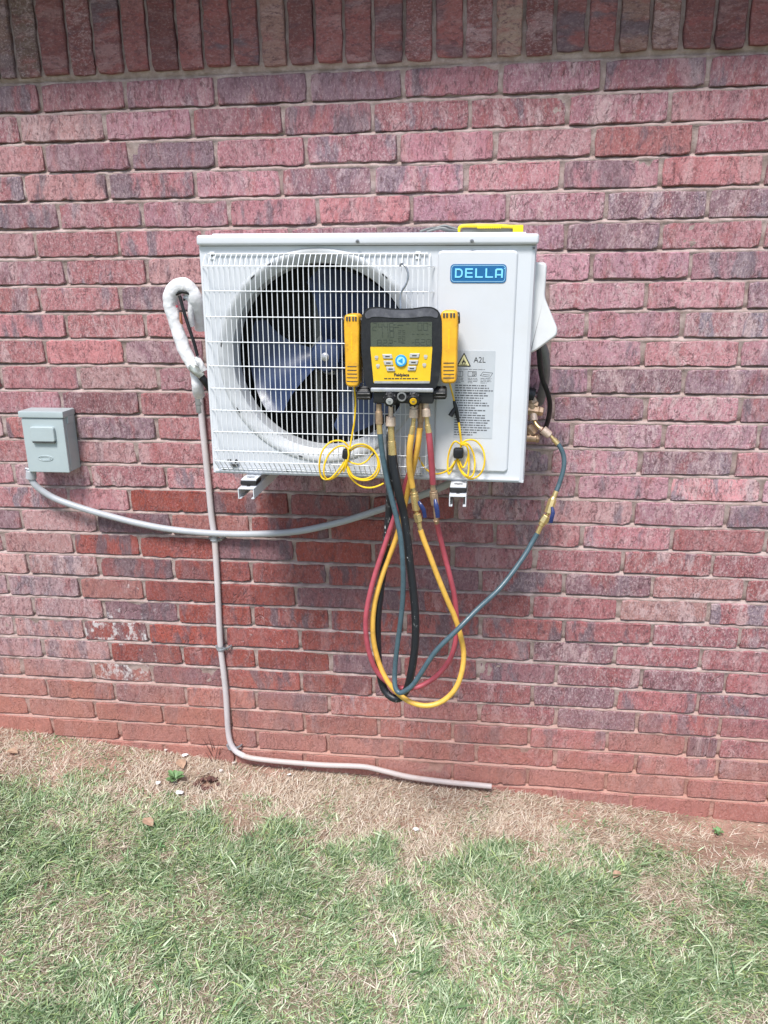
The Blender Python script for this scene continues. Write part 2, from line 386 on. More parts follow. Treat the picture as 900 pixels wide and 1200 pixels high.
M_ = dict(
    brick=brick_mat(), mortar=mortar_mat(), soil=soil_mat(), blade=blade_mat(), fins=fin_mat(),
    white=simple('white_enamel', (0.605, 0.625, 0.655), 0.38, var=0.02, scale=6, dirt=(0.52, 0.49, 0.44), damt=0.20, dscale=4),
    wire=simple('white_wire', (0.72, 0.735, 0.75), 0.4, var=0.03),
    shroud=simple('shroud_plastic', (0.53, 0.545, 0.56), 0.45, var=0.06, scale=9, dirt=(0.33, 0.32, 0.29), damt=0.35, dscale=7),
    cover=simple('cover_plastic', (0.68, 0.685, 0.69), 0.42, var=0.02),
    blackplastic=simple('black_plastic', (0.010, 0.010, 0.011), 0.48, var=0.2, bump=0.0004),
    rubber=simple('grey_black_rubber', (0.0075, 0.008, 0.011), 0.5, var=0.25, scale=40, dirt=(0.05, 0.05, 0.05), damt=0.3, dscale=30, bump=0.0005),
    grip=simple('charcoal_grip', (0.085, 0.085, 0.10), 0.45, var=0.2, scale=60, dirt=(0.26, 0.26, 0.27), damt=0.4, dscale=40),
    fan=simple('slate_blue_plastic', (0.030, 0.048, 0.110), 0.36, var=0.2, scale=10, dirt=(0.12, 0.13, 0.15), damt=0.3, dscale=20),
    dark=simple('dark_metal', (0.05, 0.05, 0.05), 0.6, var=0.3),
    bracketgrey=simple('motor_bracket_grey', (0.20, 0.205, 0.20), 0.5, var=0.15),
    yellow=simple('yellow_plastic', (0.80, 0.47, 0.012), 0.42, var=0.07, scale=50, dirt=(0.30, 0.17, 0.03), damt=0.5, dscale=35),
    clampyellow=simple('clamp_yellow', (0.78, 0.40, 0.02), 0.45, var=0.10, scale=40, dirt=(0.22, 0.12, 0.03), damt=0.6, dscale=45),
    keypad=simple('keypad_yellow', (0.80, 0.50, 0.02), 0.35, var=0.05, scale=40),
    cord=simple('yellow_cord', (0.82, 0.52, 0.015), 0.4, var=0.08, scale=80),
    toolyellow=simple('lemon_yellow', (0.82, 0.66, 0.01), 0.4, var=0.05),
    lcd=simple('lcd_glass', (0.075, 0.088, 0.066), 0.22, var=0.06, scale=20),
    seg=simple('lcd_segment', (0.035, 0.045, 0.035), 0.4, var=0.05),
    ink=simple('print_ink', (0.03, 0.03, 0.032), 0.6, var=0.1),
    greyink=simple('grey_print', (0.12, 0.125, 0.14), 0.7, var=0.2, scale=200),
    sticker=simple('silver_sticker', (0.48, 0.51, 0.545), 0.45, var=0.03),
    badge=simple('badge_blue', (0.005, 0.115, 0.30), 0.3, var=0.02, scale=20),
    badgerim=simple('badge_rim', (0.30, 0.55, 0.72), 0.3, var=0.05),
    badgetext=simple('badge_lettering', (0.22, 0.66, 0.90), 0.35, var=0.04),
    warn=simple('warning_yellow', (0.80, 0.76, 0.42), 0.5, var=0.05),
    bluebtn=simple('blue_button', (0.02, 0.30, 0.62), 0.3, var=0.1, scale=100),
    lightblue=simple('light_blue', (0.35, 0.70, 0.90), 0.35, var=0.05),
    greybtn=simple('grey_button', (0.46, 0.46, 0.45), 0.45, var=0.1, scale=90),
    silver=simple('brushed_silver', (0.55, 0.55, 0.58), 0.38, 0.7, var=0.1),
    steel=simple('steel', (0.42, 0.42, 0.43), 0.35, 1.0, var=0.15, scale=80),
    zinc=simple('galvanised', (0.36, 0.38, 0.41), 0.45, 0.5, var=0.15, scale=60),
    brass=simple('brass', (0.70, 0.53, 0.25), 0.30, 0.75, var=0.04, scale=40, dirt=(0.50, 0.36, 0.17), damt=0.25, dscale=25),
    dullbrass=simple('dull_brass', (0.47, 0.33, 0.22), 0.42, 0.6, var=0.2, scale=90, dirt=(0.20, 0.12, 0.07), damt=0.35, dscale=40),
    pinkbrass=simple('pale_knurled_brass', (0.64, 0.50, 0.40), 0.42, 0.5, var=0.12, scale=200, bump=0.0006, bscale=700),
    copper=simple('copper', (0.60, 0.24, 0.15), 0.35, 1.0, var=0.15),
    lever=simple('blue_lever', (0.018, 0.030, 0.115), 0.3, var=0.1, scale=60),
    redhose=simple('red_hose', (0.38, 0.068, 0.092), 0.42, var=0.10, scale=60, dirt=(0.20, 0.03, 0.04), damt=0.4, dscale=25),
    yellowhose=simple('yellow_hose', (0.72, 0.42, 0.075), 0.42, var=0.08, scale=60, dirt=(0.40, 0.20, 0.04), damt=0.4, dscale=25),
    tealhose=simple('teal_hose', (0.062, 0.105, 0.128), 0.34, var=0.12, scale=60),
    blackhose=hose_print_mat('black_hose', (0.013, 0.015, 0.020), (0.75, 0.75, 0.75)),
    boxgrey=simple('grey_box_paint', (0.385, 0.445, 0.455), 0.38, var=0.03, scale=15, dirt=(0.36, 0.36, 0.34), damt=0.15),
    conduit=simple('grey_conduit', (0.39, 0.405, 0.43), 0.4, var=0.04, dirt=(0.36, 0.34, 0.32), damt=0.25, dscale=12),
    darkconduit=simple('dark_grey_pipe', (0.17, 0.18, 0.18), 0.5, var=0.1),
    pipe=simple('whitish_pvc', (0.55, 0.50, 0.51), 0.45, var=0.05, scale=12, dirt=(0.50, 0.39, 0.35), damt=0.45, dscale=9),
    groundpipe=simple('soiled_pvc', (0.48, 0.415, 0.395), 0.55, var=0.06, scale=12, dirt=(0.42, 0.31, 0.26), damt=0.55, dscale=12),
    foam=simple('white_foam', (0.72, 0.725, 0.74), 0.75, var=0.04, scale=60, bump=0.005, bscale=70, dirt=(0.45, 0.42, 0.40), damt=0.35, dscale=30),
    tape=simple('silver_tape', (0.36, 0.38, 0.35), 0.35, 0.5, var=0.35, scale=60),
    leaf=simple('weed_leaf', (0.14, 0.25, 0.10), 0.5, var=0.25, scale=70),
    deadleaf=simple('dead_leaf', (0.38, 0.25, 0.17), 0.8, var=0.2, scale=60),
    scrap=simple('white_scrap', (0.75, 0.75, 0.74), 0.7, var=0.08, scale=80),
    stone=simple('pale_stone', (0.55, 0.48, 0.43), 0.8, var=0.15, scale=60, bump=0.001),
    clod=simple('dark_clod', (0.12, 0.055, 0.045), 1.0, var=0.3, scale=60, bump=0.003, bscale=120),
    eave=simple('eave_paint', (0.42, 0.38, 0.34), 0.6, var=0.05),
    shingle=simple('roof_shingle', (0.12, 0.11, 0.10), 0.9, var=0.3, scale=20),
)

# ------------------------------------------------------------------ ground
GX = [at(u, v)[0] for u, v in ((0, 850), (100, 865), (200, 880), (270, 891), (400, 905), (575, 923), (700, 938), (800, 952), (900, 964))]
GZ = [at(u, v)[2] for u, v in ((0, 850), (100, 865), (200, 880), (270, 891), (400, 905), (575, 923), (700, 938), (800, 952), (900, 964))]
def ground_h(x, y):
    x = np.asarray(x, float); y = np.asarray(y, float)
    zw = np.interp(x, GX, GZ)
    k = np.clip(-y / 1.5, 0, 1); k = k * k * (3 - 2 * k)
    z = zw * (1 - k) + (-0.045 * np.clip(x, -4, 4)) * k
    d = np.clip(-y * 4, 0, 1)
    z = z + d * (fbm(x, y, 3.0, 11) - 0.5) * 0.05 + (fbm(x, y, 18.0, 21) - 0.5) * 0.016 * np.clip(-y * 12, 0.15, 1)
    return z
HOLE = at(240, 916, -0.10)
def ground():
    xs = np.concatenate([np.linspace(-45, -3, 16)[:-1], np.linspace(-3, -1.9, 20)[:-1], np.linspace(-1.9, 1.9, 240)[:-1], np.linspace(1.9, 3, 20)[:-1], np.linspace(3, 45, 16)])
    ys = np.concatenate([np.linspace(-60, -3, 18)[:-1], np.linspace(-3, -1.5, 24)[:-1], np.linspace(-1.5, 0.0, 110)[:-1], np.array([0.0, 0.1, 0.3])])
    X, Y = np.meshgrid(xs, ys); Z = ground_h(X, Y)
    d = np.hypot((X - GH[0]) / 0.035, (Y - GH[1]) / 0.03); Z = Z - 0.035 * np.exp(-d * d)
    nx, ny = len(xs), len(ys)
    me = bpy.data.meshes.new('ground')
    vs = np.stack([X, Y, Z], -1).reshape(-1, 3)
    idx = np.arange(nx * ny).reshape(ny, nx)
    fs = np.stack([idx[:-1, :-1], idx[:-1, 1:], idx[1:, 1:], idx[1:, :-1]], -1).reshape(-1, 4)
    me.from_pydata(vs.tolist(), [], fs.tolist()); me.materials.append(M_['soil'])
    me.polygons.foreach_set('use_smooth', [True] * len(fs)); me.update()
    o = bpy.data.objects.new('ground', me); C.objects.link(o)
    tag(o, 'bare red soil under the lawn at the foot of the brick wall', kind='structure')

def on_ground(u, v):
    """point of the ground seen at photo pixel (u, v)"""
    d = np.array([(u - W_PX / 2) / F_PX, (v - H_PX / 2) / F_PX, 1.0]) @ RC
    t = -CAM[2] / d[2]
    for _ in range(12):
        p = CAM + d * t; t += (float(ground_h(p[0], p[1])) - p[2]) / d[2] * 0.8
    return Vector(CAM + d * t)
GH = on_ground(243, 918)
ground()

# ------------------------------------------------------------------ brick wall
COURSE = 0.0785; ZTOP = 2.2
HJ = {1:[45.7,146.7,252.3,361,472.3,587.3,706,830],
2:[22.3,122.7,225,331.7,436.7,550.7,665.7,785.7],
3:[52.3,151.7,252.3,358.3,467.3,580,695,813.3],
4:[28.3,126,228.3,329.3,437.3,546,658.3,774.3,895.7],
5:[68.3,166,267.7,372.7,481.7,595,710.7,830],
6:[41.7,139,663.3,775,895], 7:[76,171.7,693.3,809.3], 8:[46,141,641.7,757.3,875],
9:[77.3,170,687.3,800], 10:[52.7,145,643,754,867.7], 11:[91.7,185,690.7,801],
12:[71.7,163.3,648,756.7,867.7], 13:[5,89.3,183.3,670,778.3,889.3], 14:[66,160,645,749.3,860],
15:[16,106,194.3,676,785,893.3], 16:[80,151.7,339.3,636,742,851],
17:[25,113.3,200,293,386,580,681.7,787.7,897.7],
18:[3,86,163.3,251.7,345,437.3,530,626.7,730,835],
19:[32.3,116,203.3,294,383.3,563,661,764.3,873.3],
20:[9,93.3,169,253,346.7,443,533,622.7,725,831],
21:[39.3,121.7,208.3,295.7,386.5,563,661,764,866.7],
22:[16,97.7,173.3,264,351.7,435,623,720.7,821.7],
23:[50,129.3,213.3,300,387.3,471.7,560,652,751.7,850],
24:[25,108.3,177.7,265,353.3,438,533,624,721.7,818.3],
25:[55,134.3,218.3,300,386,471.5,561.7,651.7,746.7,844],
26:[32.3,111,191,270,356.7,444,530,620,711.7,803.8,842],
27:[61,139.3,220,301.7,384,470,558,650,745,841],
28:[26,112,193,275,356.7,441.7,530,618,710,804],
29:[555,650,739,834]}
def at_z(u, z, Y=0.0):
    v = 500.0
    for _ in range(8):
        p = at(u, v, Y); v += (p[2] - z) * 430
    return at(u, v, Y)
def px(P):
    d = RC @ (np.array(P) - CAM)
    return W_PX / 2 + F_PX * d[0] / d[2], H_PX / 2 + F_PX * d[1] / d[2]

BL, BH, PR = 0.246, 0.0682, 0.0110      # brick length, height, how far its face stands proud of the mortar
def brick_mesh(i):
    r = random.Random(100 + i)
    poly = []
    # outline with wavering, slightly chipped arrises
    nx = 11
    for k in range(nx):
        x = -BL / 2 + BL * k / nx; poly.append([x + r.uniform(-.004, .004) * (k > 0), -BH / 2 + r.gauss(0, .0009)])
    for k in range(2): poly.append([BL / 2 + r.gauss(0, .0009), -BH / 2 + BH * k / 2 + (0.004 if k == 0 else 0)])
    for k in range(nx):
        x = BL / 2 - BL * k / nx; poly.append([x + r.uniform(-.004, .004) * (k > 0), BH / 2 + r.gauss(0, .0009)])
    for k in range(2): poly.append([-BL / 2 + r.gauss(0, .0009), BH / 2 - BH * k / 2 - (0.004 if k == 0 else 0)])
    for c in (0, nx, nx + 2, 2 * nx + 2)[:4]:                                     # worn corners
        q = r.uniform(.0004, .0034); poly[c][0] += math.copysign(q, -poly[c][0]); poly[c][1] += math.copysign(q * .35, -poly[c][1])
    if i % 3 == 0:                                                            # a chip out of the lower edge
        k = r.randrange(2, nx - 1); poly[k][1] += r.uniform(.0025, .0045); x = poly[k][0]; w_ = r.uniform(.004, .012)
        poly.insert(k, [x - w_ - .003, -BH / 2]); poly.insert(k + 2, [x + w_, poly[k + 1][1] - .0006]); poly.insert(k + 3, [x + w_ + .003, -BH / 2])
    if i % 5 == 2:
        poly[-1][0] += r.uniform(.002, .005)
    n = len(poly); vs, fs = [], []
    for ring in range(3):
        for k in range(n):
            x, z = poly[k]
            if ring == 0: vs.append((x * 1.004, 0.02, z * 1.01))
            elif ring == 1: vs.append((x, -PR + .0026 + r.uniform(-.0012, .001), z))
            else:
                s = .0026
                vs.append((x - math.copysign(min(s, abs(x)), x) * (abs(x) > BL / 2 - .02), -PR + r.gauss(0, .0008), z - math.copysign(s, z) * (abs(z) > BH / 4)))
    for ring in range(2):
        for k in range(n):
            j = (k + 1) % n
            fs.append([ring * n + k, ring * n + j, (ring + 1) * n + j, (ring + 1) * n + k])
    fs.append([2 * n + k for k in range(n)])
    me = bpy.data.meshes.new('brick'); me.from_pydata(vs, [], fs); me.materials.append(M_['brick'])
    me.polygons.foreach_set('use_smooth', [True] * len(fs)); me.update()
    try: me.set_sharp_from_angle(angle=R_(38))
    except Exception: pass
    return me
BM = [brick_mesh(i) for i in range(18)]

wall = thing('brick_wall', 'mottled red and purple brick house wall with a soldier course along its top', 'wall', (0, 0, 0))
def lerp(a, b, t): return tuple(a[i] * (1 - t) + b[i] * t for i in range(len(a)))
def sst(x, a, b):
    t = min(max((x - a) / (b - a), 0), 1); return t * t * (3 - 2 * t)
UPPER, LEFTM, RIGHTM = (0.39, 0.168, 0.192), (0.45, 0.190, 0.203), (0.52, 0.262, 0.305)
REDP, LEFTP, LOWR = (0.31, 0.080, 0.066), (0.44, 0.240, 0.235), (0.385, 0.142, 0.150)
TOOTH = {16: 150, 17: 113, 18: 86, 19: 116, 20: 93, 21: 121, 22: 97, 23: 129, 24: 108}   # left edge of the redder infill bricks
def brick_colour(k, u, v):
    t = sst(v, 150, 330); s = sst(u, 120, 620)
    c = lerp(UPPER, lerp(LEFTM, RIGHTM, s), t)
    if v > 560: c = lerp(c, lerp(LEFTP, LOWR, sst(u, 100, 500)), sst(v, 560, 680))
    if k in TOOTH and u > TOOTH[k]: c = lerp(REDP, c, sst(u, 430, 640)); 
    elif k >= 25: c = lerp(c, lerp((0.40, 0.15, 0.125), LOWR, sst(u, 200, 700)), 0.8)
    a = rnd.gauss(1.0, .13); b = rnd.gauss(0, .035)
    c = tuple(max(x * a, .02) for x in c); c = (c[0] * (1 - b * .6), c[1] * (1 + b), c[2] * (1 + b * 2.2))
    q = rnd.random()
    if q < .16: c = lerp(c, (0.20, 0.150, 0.185), rnd.uniform(.3, .75))
    elif q < .24: c = lerp(c, (0.58, 0.38, 0.35), rnd.uniform(.2, .5))
    return c
BLOOM = {(22, 135): .60, (24, 143): .60, (21, 165): .50, (23, 171): .48, (20, 131): .47, (22, 308): .50, (17, 70): .42, (21, 341): .46, (24, 360): .45}
count = 0; outside = MB()
def put_brick(x0, x1, zc, k, soldier=False):
    global count
    xc = (x0 + x1) / 2; u, v = px((xc, 0, zc))
    us = [px((x, 0, zc + dz))for x in (x0, x1) for dz in (-.03, .03)]
    inside = max(a for a, b in us) > -8 and min(a for a, b in us) < 908 and max(b for a, b in us) > -200 and min(b for a, b in us) < 1000
    if soldier: inside = -8 < max(a for a, b in us) and min(a for a, b in us) < 908
    if not inside:
        outside.bounds(x0 + .0055, x1 - .0055, -PR, .02, zc - (BL if soldier else BH) / 2, zc + (BL if soldier else BH) / 2)
        return
    o = bpy.data.objects.new('brick', BM[rnd.randrange(len(BM))]); C.objects.link(o); o.parent = wall; weighted(o)
    jn = rnd.uniform(.0085, .0115)
    if soldier:
        o.pass_index = 12 if rnd.random() < .75 else 45
        o.location = (xc, -0.016 + rnd.gauss(0, .0025), zc + rnd.gauss(0, .003)); o.rotation_euler = (rnd.gauss(0, .01), R_(90) + rnd.gauss(0, .006), 0)
        o.scale = (1, 1, (x1 - x0 - jn) / BH)
        c = lerp((0.25, 0.095, 0.090), (0.36, 0.26, 0.20), min(.9, abs(rnd.gauss(0, .45))) if rnd.random() < .3 else 0)
        if u < 60: c = lerp(c, (0.20, 0.17, 0.13), .5)
        k_ = rnd.gauss(1, .14); o.color = (*[max(x * k_, .02) for x in c], 0.08)
    else:
        o.location = (xc, rnd.gauss(0, .0014), zc + rnd.gauss(0, .0009)); o.rotation_euler = (rnd.gauss(0, .008), rnd.gauss(0, .004), rnd.gauss(0, .006))
        o.scale = ((x1 - x0 - jn) / BL * (1 if rnd.random() < .5 else -1), 1, rnd.uniform(.975, 1.03))
        if o.scale[0] < 0: o.scale[0] = -o.scale[0]
        al = 0.12 if rnd.random() < .8 else .26
        f_ = .45 + .35 * sst(u, 150, 750) * sst(v, 120, 320)
        if v > 560: f_ = f_ * (1 - .45 * sst(v, 560, 700))
        if k in TOOTH: f_ = .12 + .5 * sst(u, 430, 700) if u > TOOTH[k] else .5
        o.pass_index = int(100 * min(max(f_ * rnd.uniform(.5, 1.5), .03), 1))
        o.color = (*brick_colour(k, u, v), al)
        for (kk, n), a in BLOOM.items():
            if kk == k and abs(u - n) < 30: o.color[3] = a
    count += 1
for k in range(1, 31):
    zc = ZTOP - COURSE * (k - .5)
    xs = [at_z(u, zc, -PR)[0] for u in HJ.get(k, [])]
    if not xs: xs = [0.055 + (0.13 if k % 2 else 0)]
    full = [xs[0]]
    for a, b in zip(xs, xs[1:]):
        n = max(1, round((b - a) / .26))
        full += [a + (b - a) * j / n for j in range(1, n + 1)]
    while full[0] > -2.6: full.insert(0, full[0] - .259)
    while full[-1] < 2.4: full.append(full[-1] + .259)
    for a, b in zip(full, full[1:]): put_brick(a, b, zc, k)
# soldier course
SJ = [-30, -8, 12.5, 42, 76.5, 107, 141, 172, 206, 237, 270, 303, 335.5, 368, 402, 436.5, 473.5, 508.5, 544, 579, 614, 650, 688, 724, 762.5, 799, 838, 876, 915]
SJ = [(a, 40) for a in SJ]
sx_ = [at(u, v, -.028)[0] for u, v in SJ]
while sx_[0] > -2.5: sx_.insert(0, sx_[0] - .0785)
while sx_[-1] < 2.3: sx_.append(sx_[-1] + .0785)
for a, b in zip(sx_, sx_[1:]): put_brick(a, b, ZTOP + .012 + BL / 2, 0, True)
tag(outside.build('brick', M_['brick'], wall), kind='stuff').color = (0.36, 0.14, 0.145, .1)
# courses above the soldier course up to the eave, out of the frame
up = MB(); up.bounds(-2.6, 2.4, -.012, .02, ZTOP + .272, ZTOP + .345); up.build('frieze_board', M_['eave'], wall)
def mortar():
    """weathered joints: struck back under the brick above, flush with the brick below"""
    xs = np.arange(-2.6, 2.4, .009)
    offs = [-.0080, -.0045, -.0015, .0015, .0040, .0065, .0090, .0220, .0390, .0560]
    zs = np.array(sorted([ZTOP - COURSE * k + d for k in range(0, 33) for d in offs if ZTOP - COURSE * k + d < ZTOP + .003] + list(np.arange(ZTOP + .006, ZTOP + .30, .012))))
    X, Z = np.meshgrid(xs, zs)
    kk = np.round((ZTOP - Z) / COURSE); d = Z - (ZTOP - COURSE * kk)
    wav = (fbm(X, Z * 0 + kk * 3.7, 16, 61) - .5) * .004
    Yb = np.interp(d + wav, [-.0110, -.0075, -.0035, .0005, .0045, .0075, .0110], [-.0045, -.0088, -.0098, -.0070, .0015, .0020, -.0035])
    Y = Yb - .0050 * (fbm(X, Z, 38, 5) - .5) * 2 - .0050 * (fbm(X, Z, 11, 9) - .5) * 2
    Y = np.where((np.abs(d) > .011) & (fbm(X, Z, 30, 41) > .60), Y - .0030, Y)
    Y = np.maximum(Y, np.where(np.abs(d) > .007, -.0084, -.0122))
    Y = np.where(Z > ZTOP + .004, -.0125 - .005 * (fbm(X, Z, 30, 5) - .5) * 2, Y)
    nx, nz = len(xs), len(zs); idx = np.arange(nx * nz).reshape(nz, nx)
    fs = np.stack([idx[:-1, :-1], idx[:-1, 1:], idx[1:, 1:], idx[1:, :-1]], -1).reshape(-1, 4).astype(np.int32)
    vs = np.stack([X, Y, Z], -1).reshape(-1, 3).astype(np.float32)
    me = bpy.data.meshes.new('mortar'); me.vertices.add(len(vs)); me.vertices.foreach_set('co', vs.reshape(-1))
    me.loops.add(fs.size); me.loops.foreach_set('vertex_index', fs.reshape(-1))
    me.polygons.add(len(fs)); me.polygons.foreach_set('loop_start', np.arange(len(fs), dtype=np.int32) * 4)
    me.polygons.foreach_set('use_smooth', np.ones(len(fs), bool)); me.update(calc_edges=True); me.materials.append(M_['mortar'])
    o = bpy.data.objects.new('mortar', me); C.objects.link(o); o.parent = wall
mortar()
MB().bounds(-2.6, 2.4, .024, .20, -.4, ZTOP + .5).build('backing', M_['mortar'], wall)
# foundation ledge just showing at the lower right
MB().bounds(-2.6, 2.4, -.018, .02, -.4, ZTOP - COURSE * 29 - .006, .004).build('foundation_ledge', M_['mortar'], wall)
# eave over the wall: soffit, fascia and roof slope, above the frame
ev = thing('roof_eave', 'overhanging eave of the house above the soldier course', 'roof', (0, 0, ZTOP + .4))
MB().bounds(-2.8, 2.6, -.245, .2, ZTOP + .345, ZTOP + .36).build('soffit', M_['eave'], ev)
MB().bounds(-2.8, 2.6, -.267, -.246, ZTOP + .33, ZTOP + .50).build('fascia', M_['eave'], ev)
MB().box((-.1, .45, ZTOP + .745), (5.6, 1.55, .02), rot=Euler((R_(22), 0, 0))).build('roof_slope', M_['shingle'], ev)

# ------------------------------------------------------------------ air conditioner outdoor unit
YF, DEP = -0.38, 0.30
UX0, UX1, UZ0, UH = -0.3935, 0.419, 1.1725, 0.5685
UW = UX1 - UX0; UXC = (UX0 + UX1) / 2
ac = thing('air_conditioner', 'white wall mounted air conditioner outdoor unit with round fan behind a wire guard', 'air conditioner',
           (UXC, YF, UZ0), (0, R_(0.62), 0))
MA = basis(ac)
MAI = MA.inverted()
def L(u, v, dy=0.0): return MAI @ at(u, v, YF + dy)          # photo pixel -> the unit's own frame
hw = UW / 2
RO, RI = 0.262, 0.228
FC = Vector((-0.110, 0.0, 0.300))
def A(mb, name, mat, parent=ac): return mb.build(name, mat, parent, M=MA)
# front panel with its round opening (left), plain right part behind the raised panel
fp = MB(); N = 96; vs, fs = [], []
x0, x1, z0, z1 = -hw, FC.x + RO + .014, 0.0, UH
ring = [(FC.x + RO * .985 * math.cos(2 * math.pi * k / N), FC.z + RO * .985 * math.sin(2 * math.pi * k / N)) for k in range(N)]
outer = []
for k in range(N):
    a = 2 * math.pi * k / N; dx, dz = math.cos(a), math.sin(a)
    t = min([(x1 - FC.x) / dx if dx > 1e-9 else 9, (x0 - FC.x) / dx if dx < -1e-9 else 9, (z1 - FC.z) / dz if dz > 1e-9 else 9, (z0 - FC.z) / dz if dz < -1e-9 else 9])
    outer.append((FC.x + dx * t, FC.z + dz * t))
for q in ((x0, z0), (x1, z0), (x0, z1), (x1, z1)):            # snap the nearest ray to each corner
    k = min(range(N), key=lambda i: (outer[i][0] - q[0]) ** 2 + (outer[i][1] - q[1]) ** 2); outer[k] = q
vs = [(x, 0, z) for x, z in ring] + [(x, 0, z) for x, z in outer]
fs = [[k, N + k, N + (k + 1) % N, (k + 1) % N][::-1] for k in range(N)]
fp.add(vs, [f[::-1] for f in fs])
fp.add([(x1, 0, z0), (hw - .012, 0, z0), (hw - .012, 0, z1), (x1, 0, z1)], [[0, 1, 2, 3]])
# rounded front corner at the right, and return edges
fp.add([(hw - .012, 0, z0), (hw - .004, .003, z0), (hw, .012, z0), (hw - .012, 0, z1), (hw - .004, .003, z1), (hw, .012, z1)], [[0, 1, 4, 3], [1, 2, 5, 4]], True)
fp.add([(-hw, 0, z0), (-hw, .012, z0), (-hw, .012, z1), (-hw, 0, z1)], [[0, 3, 2, 1]])
front = A(fp, 'front_panel', M_['white'])
cb = MB()
cb.bounds(-hw, -hw + .002, .012, DEP, .0, UH - .002)
cb.bounds(hw - .002, hw, .012, DEP, .0, UH - .002)
cb.bounds(-hw + .002, hw - .002, .012, DEP - .002, -.001, .003)
cb.bounds(-hw + .002, hw - .002, .002, .012, -.002, .004)
cb.bounds(.20, .202, .014, DEP - .004, .003, UH - .002)        # inner partition beside the fan chamber
A(cb, 'cabinet', M_['white'])
A(MB().bounds(-hw + .002, .19, DEP - .02, DEP - .002, .004, UH - .004), 'condenser_coil', M_['fins'])
A(MB().bounds(.203, hw - .002, DEP - .004, DEP - .002, .003, UH - .003), 'back_panel', M_['white'])
lid = MB(); lid.box((0, DEP / 2 - .004, UH + .0122), (UW + .006, DEP + .018, .0244), .007, seg=3)
lid.box((0, DEP / 2, UH + .0262), (UW - .05, DEP - .05, .006), .0025)
lido = A(lid, 'top_cover', M_['white'])
A(MB().bounds(-hw + .004, hw - .002, -.0006, .002, UH - .0012, UH + .0012), 'seam', M_['dark'])
p = L(560, 286); A(MB().bounds(p.x - .075, p.x + .075, -.0016, .002, UH - .0015, UH + .0015), 'vent_slot', M_['dark'])
def screw(u, v, parent=ac, dy=0.0, r=.0045):
    p = L(u, v, dy)
    s = A(MB().lathe([(0, r), (.0015, r), (.003, r * .7), (.0032, 0.0001)], (p.x, dy - .0005, p.z), (0, -1, 0), 14), 'screw', M_['steel'], parent)
    A(MB().bounds(p.x - r * .8, p.x + r * .8, dy - .0042, dy - .0030, p.z - .0006, p.z + .0006).bounds(p.x - .0006, p.x + .0006, dy - .0044, dy - .0031, p.z - r * .8, p.z + r * .8), 'screw_slot', M_['dark'], s)
for u, v in ((419, 283), (553, 282.5)): screw(u, v, lido, -.0135)
for u, v in ((263, 549.5), (337, 551), (493, 556), (249, 299), (490, 299)): screw(u, v)
screw(625.7, 290.5, dy=.0, r=.003)
# raised lip along the foot of the front
A(MB().bounds(-hw + .006, hw - .014, -.0045, .001, .004, .0075).bounds(-hw + .02, FC.x + RO, -.003, .001, .014, .017), 'bottom_lip', M_['white'])
# bell mouth of the fan opening, with clip slots
bell = MB().lathe([(-.0005, RO + .002), (-.004, RO - .001), (-.005, RO - .007), (-.003, RO - .013), (.004, RI + .010), (.011, RI + .002), (.030, RI), (.07, RI + .001), (.07, RI + .004), (.03, RI + .004), (.008, RO - .008)],
                  FC, (0, 1, 0), 96, cap=False)
shroud = A(bell, 'fan_shroud', M_['shroud'])
for a in (51, 118, 130, 172, 211, 257, 312, 349, 26):
    ca, sa = math.cos(R_(a)), math.sin(R_(a)); rr = RO - .0065
    m = MB().box((0, 0, 0), (.016, .004, .0034), .001, rot=Matrix.Rotation(R_(-(a + 90)), 3, 'Y'))
    for q in m.v: q += Vector((FC.x + rr * ca, -.0043, FC.z + rr * sa))
    A(m, 'clip_slot', M_['dark'], shroud)
# fan
hub = Vector((FC.x, .085, FC.z))
fan = A(MB().lathe([(-.035, .0001), (-.034, .02), (-.028, .036), (-.015, .042), (.05, .044)], hub, (0, 1, 0), 32), 'fan_hub', M_['fan'])
A(MB().lathe([(-.046, .0001), (-.045, .006), (-.036, .007), (-.034, .012)], hub, (0, 1, 0), 16), 'hub_nut', M_['silver'], fan)
for a0 in (197, 69, 316):
    bl = MB(); NR, NA = 14, 14; top, bot = [], []
    for i in range(NR):
        t = i / (NR - 1); r = .038 + (.216 - .038) * t
        lead = a0 + 30 - 8 * t + 16 * t * t - (14 * max(0, t - .85) / .15 if t > .85 else 0); trail = a0 - 34 + 10 * t - 26 * t * t + (10 * max(0, t - .85) / .15 if t > .85 else 0)
        for j in range(NA):
            s = j / (NA - 1); a = R_(trail + (lead - trail) * s)
            y = hub.y + .045 - .075 * s * (1 - .25 * t) + .02 * math.sin(s * math.pi) - .012 * t
            for lst, dy in ((top, 0), (bot, .004)): lst.append((FC.x + r * math.cos(a), y + dy, FC.z + r * math.sin(a)))
    q = len(top); vs = top + bot; fs = []
    for i in range(NR - 1):
        for j in range(NA - 1):
            k = i * NA + j
            fs.append([k, k + 1, k + NA + 1, k + NA]); fs.append([q + k, q + k + NA, q + k + NA + 1, q + k + 1])
    bd = [j for j in range(NA)] + [i * NA + NA - 1 for i in range(1, NR)] + [(NR - 1) * NA + j for j in range(NA - 2, -1, -1)] + [i * NA for i in range(NR - 2, 0, -1)]
    for k in range(len(bd)):
        a, b = bd[k], bd[(k + 1) % len(bd)]; fs.append([a, q + a, q + b, b])
    bl.add(vs, fs, True)
    A(bl, 'fan_blade', M_['fan'], fan)
mb = MB().bounds(FC.x - .055, FC.x - .035, .175, .19, .005, UH - .005).bounds(FC.x + .035, FC.x + .055, .175, .19, .005, UH - .005)
mb.lathe([(0, .05), (.005, .055), (.06, .055)], (FC.x, .13, FC.z), (0, 1, 0), 24)
A(mb, 'motor_bracket', M_['bracketgrey'])
